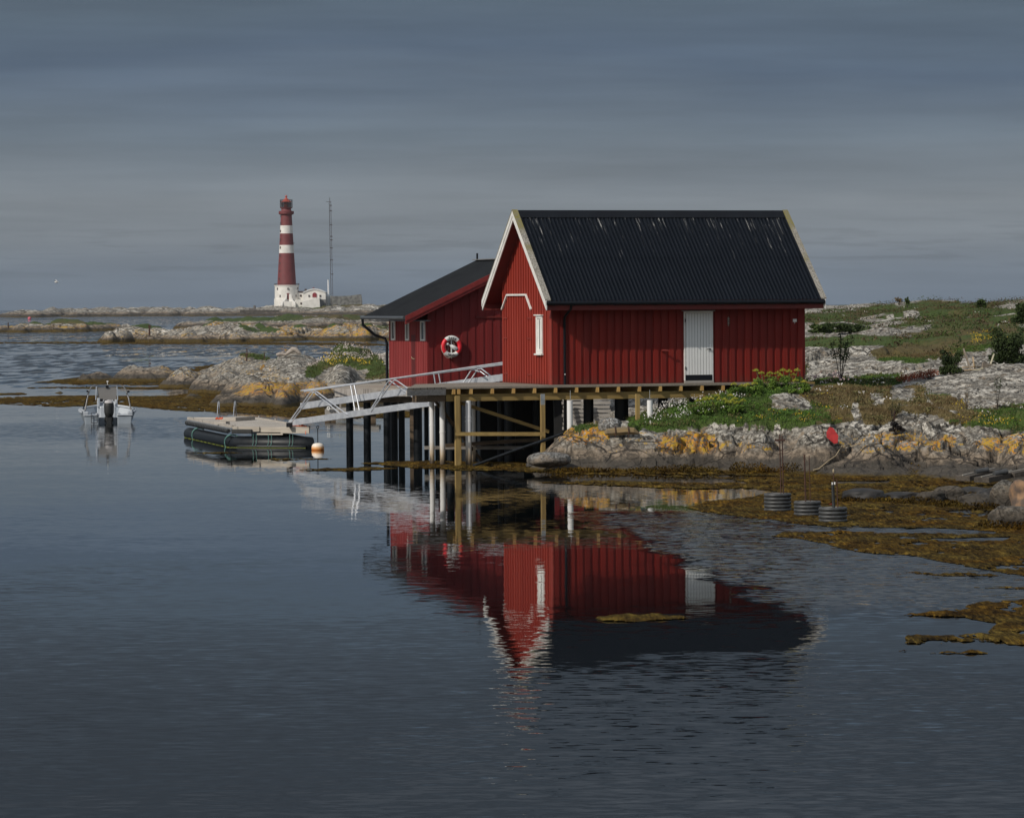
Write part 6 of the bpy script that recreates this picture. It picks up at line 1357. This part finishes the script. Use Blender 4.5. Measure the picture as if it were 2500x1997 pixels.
# red plate, rope, dark rag on a stick, gull
tY = lambda px, py, Y: P(px, py, Y)
def onterr(px, Y, dz=0.0): x_ = (px - CX) / F * Y; return Vector((x_, Y, ground(x_, Y) + dz))
s0 = surf(2032, 1090); q = MB(); q.prism([(-.17, -.10), (.03, -.28), (.13, -.26), (.16, -.05), (.02, .17), (-.08, .20), (-.17, .06)], -.015, .015); o = q.build('red_board', simple('red_board_paint', (.48, .03, .03), (.36, .02, .02), .6)); o.location = s0 + Vector((0, -.12, .13)); o.rotation_euler = (math.radians(78), 0, math.radians(8)); tag(o, 'bright red piece of board lying against the grey shore rock', 'board')
def rope_on(name, pts, r, label, lift=.03):
    ps = [surf(*p) + Vector((0, -.05, lift)) for p in pts]; o = MB().tube(ps, r, 6).build(name, ROPE, None, True); tag(o, label, 'rope')
rope_on('rope', [(2185, 1036), (2150, 1058), (2110, 1080), (2080, 1092), (2055, 1102), (2040, 1118), (2020, 1134), (2000, 1146), (1985, 1152)], .016, 'pale rope lying down over the shore rock from the dark rag')
s1 = surf(2182, 1052); fl = empty('marker_stick', s1, 0, 'thin stick with a dark torn rag hanging from it on the rock', 'marker')
MB().cyl((0, 0, -.1), (.03, 0, .62), .010, n=6).build('stick', RUST, fl)
a_, b_ = leafcloud([(.02, -.05, .18), (.12, -.05, .10), (-.05, -.05, .02), (.0, -.05, -.08), (.24, -.05, .03)], [(.12, .04, .09), (.10, .04, .06), (.08, .04, .08), (.11, .04, .04), (.08, .03, .04)], 90, .045)
npmesh('rag', a_, b_, simple('dark_rag', (.02, .014, .013), (.012, .01, .01), .9), fl)
gl = P(138, 689, 400); q = MB(); q.ball((0, 0, 0), (.22, .09, .08)); q.add([(0, 0, .04), (.12, 0, .05), (-.1, .55, .22), (-.2, .5, .2), (-.1, -.55, .2), (-.2, -.5, .18)], [(0, 1, 2, 3), (0, 1, 4, 5)]); o = q.build('gull', WHITE); o.location = gl; tag(o, 'tiny white gull flying over the sea at left', 'gull')
# rollers of the old slip at right
sp = empty('boat_slip', (0, 0, 0), 0, 'dark timber boat slip with grey rollers at the right shore', 'boat slip')
for a, b in (((2352, 1163, 106.5), (2378, 1158, 107.5)), ((2398, 1167, 104.5), (2426, 1160, 105.5)), ((2440, 1158, 105), (2560, 1140, 107))):
    pass
SLW = wood('slip_timber', (.10, .085, .07), (.04, .035, .03), 0); TOPW = wood('slip_pale_top', (.38, .36, .32), (.26, .24, .2), 0)
for px0, py0, px1, py1, Y in ((2350, 1168, 2430, 1150, 104.6), (2396, 1172, 2470, 1156, 103.2), (2464, 1160, 2620, 1130, 103.8)):
    a, b = P(px0, py0, Y), P(px1, py1, Y + .9); MB().beam(a, b, .5, .14).build('sleeper', SLW, sp, bevel=.01); a.z += .085; b.z += .085; MB().beam(a, b, .04, .02).build('edge_strip', TOPW, sp)
for px0, py0, px1, py1, Y in ((2381, 1153, 2412, 1147, 104.8), (2427, 1157, 2458, 1151, 103.4)):
    a, b = P(px0, py0, Y), P(px1, py1, Y + .15); MB().cyl(a, b, .075, n=16).build('roller', RINGM, sp, True)

# scrap timber heap behind the slab
def plank(px0, py0, px1, py1, Y, wd, th, label, mat=None):
    a, b = P(px0, py0, Y), P(px1, py1, Y + .25); m_ = (a + b) / 2; q = MB(); q.beam(a - m_, b - m_, th, wd, up=(0, 1, 0) if abs(b.z - a.z) > abs(b.x - a.x) else (0, 0, 1)); o = q.build('plank', mat or SCRAPW, None, bevel=.006); o.location = m_; tag(o, label, 'plank', 'scrap timber behind the rock slab')
PALE = wood('pale_plank', (.55, .50, .36), (.4, .36, .26), 2); DKP = wood('grey_plank', (.27, .23, .18), (.17, .14, .11), 2)
plank(2374, 915, 2352, 852, 131.4, .17, .05, 'broad grey brown plank standing tilted left, tallest in the timber heap', DKP)
plank(2380, 897, 2375, 874, 132.0, .12, .05, 'short pale orange board standing behind the tallest plank')
plank(2418, 890, 2426, 866, 132.4, .11, .04, 'pale greenish board leaning right, in the timber heap', PALE)
plank(2398, 893, 2440, 901, 131.8, .20, .08, 'thick dark grey plank lying slanted in the timber heap', DKP)
plank(2330, 906, 2398, 902, 131.0, .05, .10, 'long thin pine batten at the foot of the tallest plank')
plank(2350, 897, 2392, 895, 131.9, .04, .10, 'flat pale lath behind the tallest plank')
plank(2296, 916, 2320, 905, 131.0, .14, .06, 'orange cut board at the left end of the timber heap')
plank(2434, 899, 2448, 897.5, 131.7, .06, .06, 'small orange offcut right of the dark slanted plank')
plank(2474, 895, 2485, 893.5, 131.9, .05, .05, 'smallest orange offcut, farthest right of the timber heap')
plank(2456, 898, 2470, 897, 131.8, .03, .05, 'tiny pale lath between two orange offcuts')
plank(2355, 912, 2400, 900, 130.9, .07, .10, 'pale pink board crossing under the timber heap', PALE)
# driftwood + sticks on the left rocks
c = P(705, 862, 243); q = MB(); q.tube([(-.75, 0, -.12), (-.55, 0, -.05), (-.2, 0, -.10), (.05, 0, .08), (.25, 0, .22), (.42, 0, .20), (.62, 0, .02), (.75, 0, -.1)], [.09, .11, .09, .13, .15, .14, .12, .06], 10); o = q.build('driftwood', wood('pale_driftwood', (.5, .44, .38), (.2, .17, .15), 0), None, True); o.location = c; tag(o, 'pale bent driftwood log on top of the rocks at left', 'driftwood')
for px, py, hgt, lb in ((602, 868, .45, 'small dark iron peg on the crest of the left rocks'), (645, 880, .5, 'thin rusty rod standing in a crack of the left rocks')):
    c = P(px, py, 240); q = MB(); q.tube([(0, 0, -.35), (.03, 0, hgt * .5), (0, 0, hgt)], [.05, .03, .02], 6); q.tube([(-.08, 0, .02), (.1, 0, .06)], .03, 6); o = q.build('iron_peg', RUST); o.location = c; tag(o, lb, 'peg')
c = P(647, 937, 196); q = MB(); q.tube([(0, 0, -.2), (.0, 0, .12), (-.04, 0, .2)], [.10, .08, .05], 8); o = q.build('mooring_post', RUST, None, True); o.location = c; tag(o, 'short rusty mooring post on the orange lichened rock', 'mooring post')
c = P(642, 898, 214); q = MB(); q.beam((-.25, 0, -.25), (.06, 0, .16), .3, .12); o = q.build('rock_wedge', simple('orange_rock_wedge', (.42, .22, .04), (.2, .15, .09), .9, scale=5)); o.location = c; tag(o, 'orange lichened slab edge standing up on the left rocks', 'slab')
c = P(20, 797, 722); q = MB(); q.tube([(0, 0, -1), (0, 0, .7)], [.12, .08], 6); o = q.build('marker_post', RUST); o.location = c; tag(o, 'short post on the far left islet', 'post')
c = P(365, 803, 520); q = MB(); q.tube([(0, 0, -1), (0, 0, .45)], [.12, .1], 6).box(-.14, .14, -.1, .1, .1, .5); o = q.build('beacon_post', RUST); o.location = c; tag(o, 'small dark marker post on the orange lichened islet', 'post')
c = sea(72, 780); q = MB(); q.ball((0, 0, .3), .6); o = q.build('net_float', simple('pink_float', (.7, .15, .2))); o.location = c; tag(o, 'pink net float on the sea before the far island', 'float')

# ================================================================== SHRUBS AND HERBS
LG = leafmat('shrub_leaves', (.055, .085, .018), (.02, .035, .008), 4); LGD = leafmat('dark_shrub_leaves', (.050, .075, .022), (.022, .036, .010), 4); UM = leafmat('umbel_flowers', (.42, .40, .05), (.22, .26, .03), 9); ST = simple('stem_green', (.12, .15, .04), (.08, .08, .03))
def shrub(name, c, w_, h_, n, label, mat, size=.03, open_=False, seed=0, cat='shrub', grp=None, trunkh=.30, sr_=1.0):
    r_ = random.Random(seed); root = empty(name, c, 0, label, cat, grp); q = MB(); tips = []
    for k in range(7 if not open_ else 6):
        a = r_.uniform(0, 6.28); ln = r_.uniform(.6, 1.0); p0 = Vector((0, 0, -.1)); p1 = Vector((math.cos(a) * w_ * .12, math.sin(a) * w_ * .12, h_ * trunkh)); p2 = Vector((math.cos(a) * w_ * .38 * ln, math.sin(a) * w_ * .38 * ln, h_ * ln * .92))
        q.tube([p0, p1, p2], [.018 * sr_, .013 * sr_, .005], 5); tips += [p2, (p1 + p2) / 2, p1 * .35 + p2 * .65 + Vector((r_.uniform(-.1, .1) * w_, 0, 0))] + ([] if open_ else [p1, p1 * .6 + Vector((r_.uniform(-.35, .35) * w_, 0, 0)), Vector((r_.uniform(-.4, .4) * w_, 0, h_ * .15))])
    q.build('branches', BARK, root)
    cs_ = [(p.x, p.y, p.z) for p in tips]; rd = [(w_ * r_.uniform(.12, .22) * (1 if not open_ else .6), w_ * .16, h_ * r_.uniform(.10, .2)) for _ in tips]
    a_, b_ = leafcloud(cs_, rd, n, size); npmesh('leaves', a_, b_, mat, root); return root
def at_ground(px, py, near=105, far=300): return surf(px, py, near, far)
g = at_ground(2052, 932, 118, 170); shrub('willow_shrub', g, 90 / F * g.y * .85, 118 / F * g.y, 34, 'thin open willow shrub with dark leaves, right of the boat house', LG, .032, True, 3, trunkh=.3)
g = at_ground(2322, 915, 118, 170); shrub('willow_shrub', g, 62 / F * g.y, 62 / F * g.y, 90, 'small dark bush left of the tilted planks', LGD, .035, False, 4)
g = at_ground(2485, 895, 118, 190); g.y += 3; shrub('willow_shrub', g, 110 / F * g.y, 100 / F * g.y, 170, 'dense dark willow bush at the right edge behind the planks', LGD, .04, False, 5)
g = at_ground(2495, 790, 150, 290); shrub('willow_shrub', g, 50 / F * g.y, 50 / F * g.y, 110, 'dark round bush high on the slope at the right edge', LGD, .07, False, 6)
g = at_ground(2395, 752, 150, 330); shrub('willow_shrub', g, 28 / F * g.y, 22 / F * g.y, 60, 'tiny green bush on the skyline at right', LG, .08, False, 7)
g = at_ground(2020, 812, 150, 290); shrub('juniper_bush', g, 90 / F * g.y, 20 / F * g.y, 110, 'low spreading green bush close to the right wall of the boat house', LG, .07, False, 8)
g = at_ground(2075, 810, 150, 290); shrub('juniper_bush', g, 80 / F * g.y, 20 / F * g.y, 110, 'low dark green bush in the middle of the heath slope', LGD, .07, False, 9)
g = at_ground(2215, 752, 150, 330); shrub('tall_herb', g, 16 / F * g.y, 26 / F * g.y, 20, 'thin tall herb on the skyline rock', LG, .06, True, 10, sr_=.8)
g = at_ground(2195, 745, 150, 330); shrub('tall_herb', g, 26 / F * g.y, 20 / F * g.y, 16, 'wispy brown herb on the left end of the skyline rock', leafmat('brown_herb', (.14, .10, .05), (.08, .06, .03)), .06, True, 12)
g = at_ground(2360, 1003, 110, 140); shrub('tall_herb', g, 24 / F * g.y, 60 / F * g.y, 4, 'dry stalk with few leaves standing before the grey slab', leafmat('dry_stalk', (.2, .15, .08), (.1, .08, .04)), .016, True, 13, sr_=.3)
g = at_ground(2435, 1003, 110, 140); shrub('tall_herb', g, 36 / F * g.y, 80 / F * g.y, 8, 'tall green herb standing before the grey slab at right', LG, .018, True, 14, sr_=.35)
g = at_ground(2178, 1024, 108, 140); shrub('fine_herb', g, 70 / F * g.y, 50 / F * g.y, 46, 'feathery olive herb above the dark rag', leafmat('olive_herb', (.14, .13, .05), (.08, .07, .03)), .018, True, 15)
def angelica(px, py, wpx, hpx, heads, label, seed, near=110):
    g = at_ground(px, py, near, 140); r_ = random.Random(seed); w_ = wpx / F * g.y; h_ = hpx / F * g.y
    root = empty('angelica_plant', g, 0, label, 'angelica', 'angelica plants by the deck'); q = MB(); hd = []
    for k in range(heads):
        x_ = w_ * (-.45 + .9 * (k + .5) / heads) + r_.uniform(-.04, .04); y_ = r_.uniform(-.15, .15); z_ = h_ * r_.uniform(.62, 1.0)
        q.tube([(x_ * .3, y_ * .3, -.1), (x_ * .7, y_ * .7, z_ * .5), (x_, y_, z_)], [.02, .015, .01], 6); hd.append((x_, y_, z_))
    q.build('stem', ST, root)
    cs_ = [(w_ * r_.uniform(-.5, .5), r_.uniform(-.2, .2), h_ * r_.uniform(.05, .55)) for _ in range(int(9 + w_ * 10))]
    a_, b_ = leafcloud(cs_, [(w_ * .15 + .03, .16, h_ * .15) for _ in cs_], 110, .028); npmesh('leaves', a_, b_, leafmat('angelica_leaves', (.13, .21, .03), (.05, .10, .015), 5), root)
    for x_, y_, z_ in hd:
        sub = []
        for m_ in range(7): a = m_ * .9; sub.append((x_ + .075 * math.cos(a) * (m_ > 0), y_ + .075 * math.sin(a) * (m_ > 0), z_ + (.04 if m_ == 0 else .01 * (m_ % 3))))
        a_, b_ = leafcloud(sub, [(.045, .045, .034)] * 7, 34, .013); npmesh('flower_head', a_, b_, UM, root)
angelica(1873, 956, 66, 56, 5, 'tallest angelica with stacked yellow flower heads against the red wall', 1)
angelica(1926, 950, 60, 50, 5, 'yellow topped angelica at the right corner of the boat house', 2)
angelica(1820, 966, 76, 36, 4, 'low green angelica at the end of the deck beam', 3)
angelica(1760, 1006, 84, 42, 7, 'wide yellow green angelica clump under the deck end', 4)
angelica(1722, 1010, 54, 34, 4, 'dull olive angelica left of the wide yellow clump', 5)
angelica(1795, 1010, 54, 34, 4, 'rounded yellow angelica just above the white lichened rock', 6)
angelica(1955, 960, 50, 36, 2, 'leafy angelica hugging the foot of the red wall corner', 7)
for px, py, h_, lb, sd in ((1845, 950, 70, 'thin brown seed stalk left of the tallest angelica', 21), (1895, 948, 76, 'thin brown seed stalk right of the tallest angelica', 22), (1958, 950, 95, 'tall brown seed stalks at the red wall corner', 23), (1800, 955, 50, 'low brown seed stalk before the new deck board', 24)):
    g = at_ground(px, py, 110, 140); g.y -= .3; shrub('seed_stalk', g, 40 / F * g.y, h_ / F * g.y * .85, 7, lb, leafmat('seed_brown', (.22, .13, .06), (.12, .07, .03)), .012, True, sd, 'seed stalk')
# rusty sorrel strip
a = [at_ground(px, py, 115, 150) for px, py in ((2205, 934), (2225, 930), (2245, 926), (2262, 924), (2275, 920))]
a_, b_ = leafcloud([(p.x, p.y, p.z + .12) for p in a], [(.25, .2, .14)] * len(a), 260, .025); tag(npmesh('sorrel', a_, b_, leafmat('sorrel_red', (.30, .07, .03), (.15, .05, .025), 5)), 'rust red sorrel growing along the edge of the slab', 'sorrel', kind='stuff')
# ================================================================== THIN SEA AIR
hm = bpy.data.materials.new('sea_air'); hm.use_nodes = True; tt = NT(hm.node_tree); tt.n.clear()
oo = tt.node('ShaderNodeOutputMaterial'); pv = tt.node('ShaderNodeVolumePrincipled')
pv.inputs['Color'].default_value = (.8, .85, .92, 1); pv.inputs['Density'].default_value = .000025
tt.l.new(pv.outputs[0], oo.inputs['Volume'])
tag(MB().box(-1600, 1600, -70, 4100, -4, 64).build('haze', hm), kind='stuff')
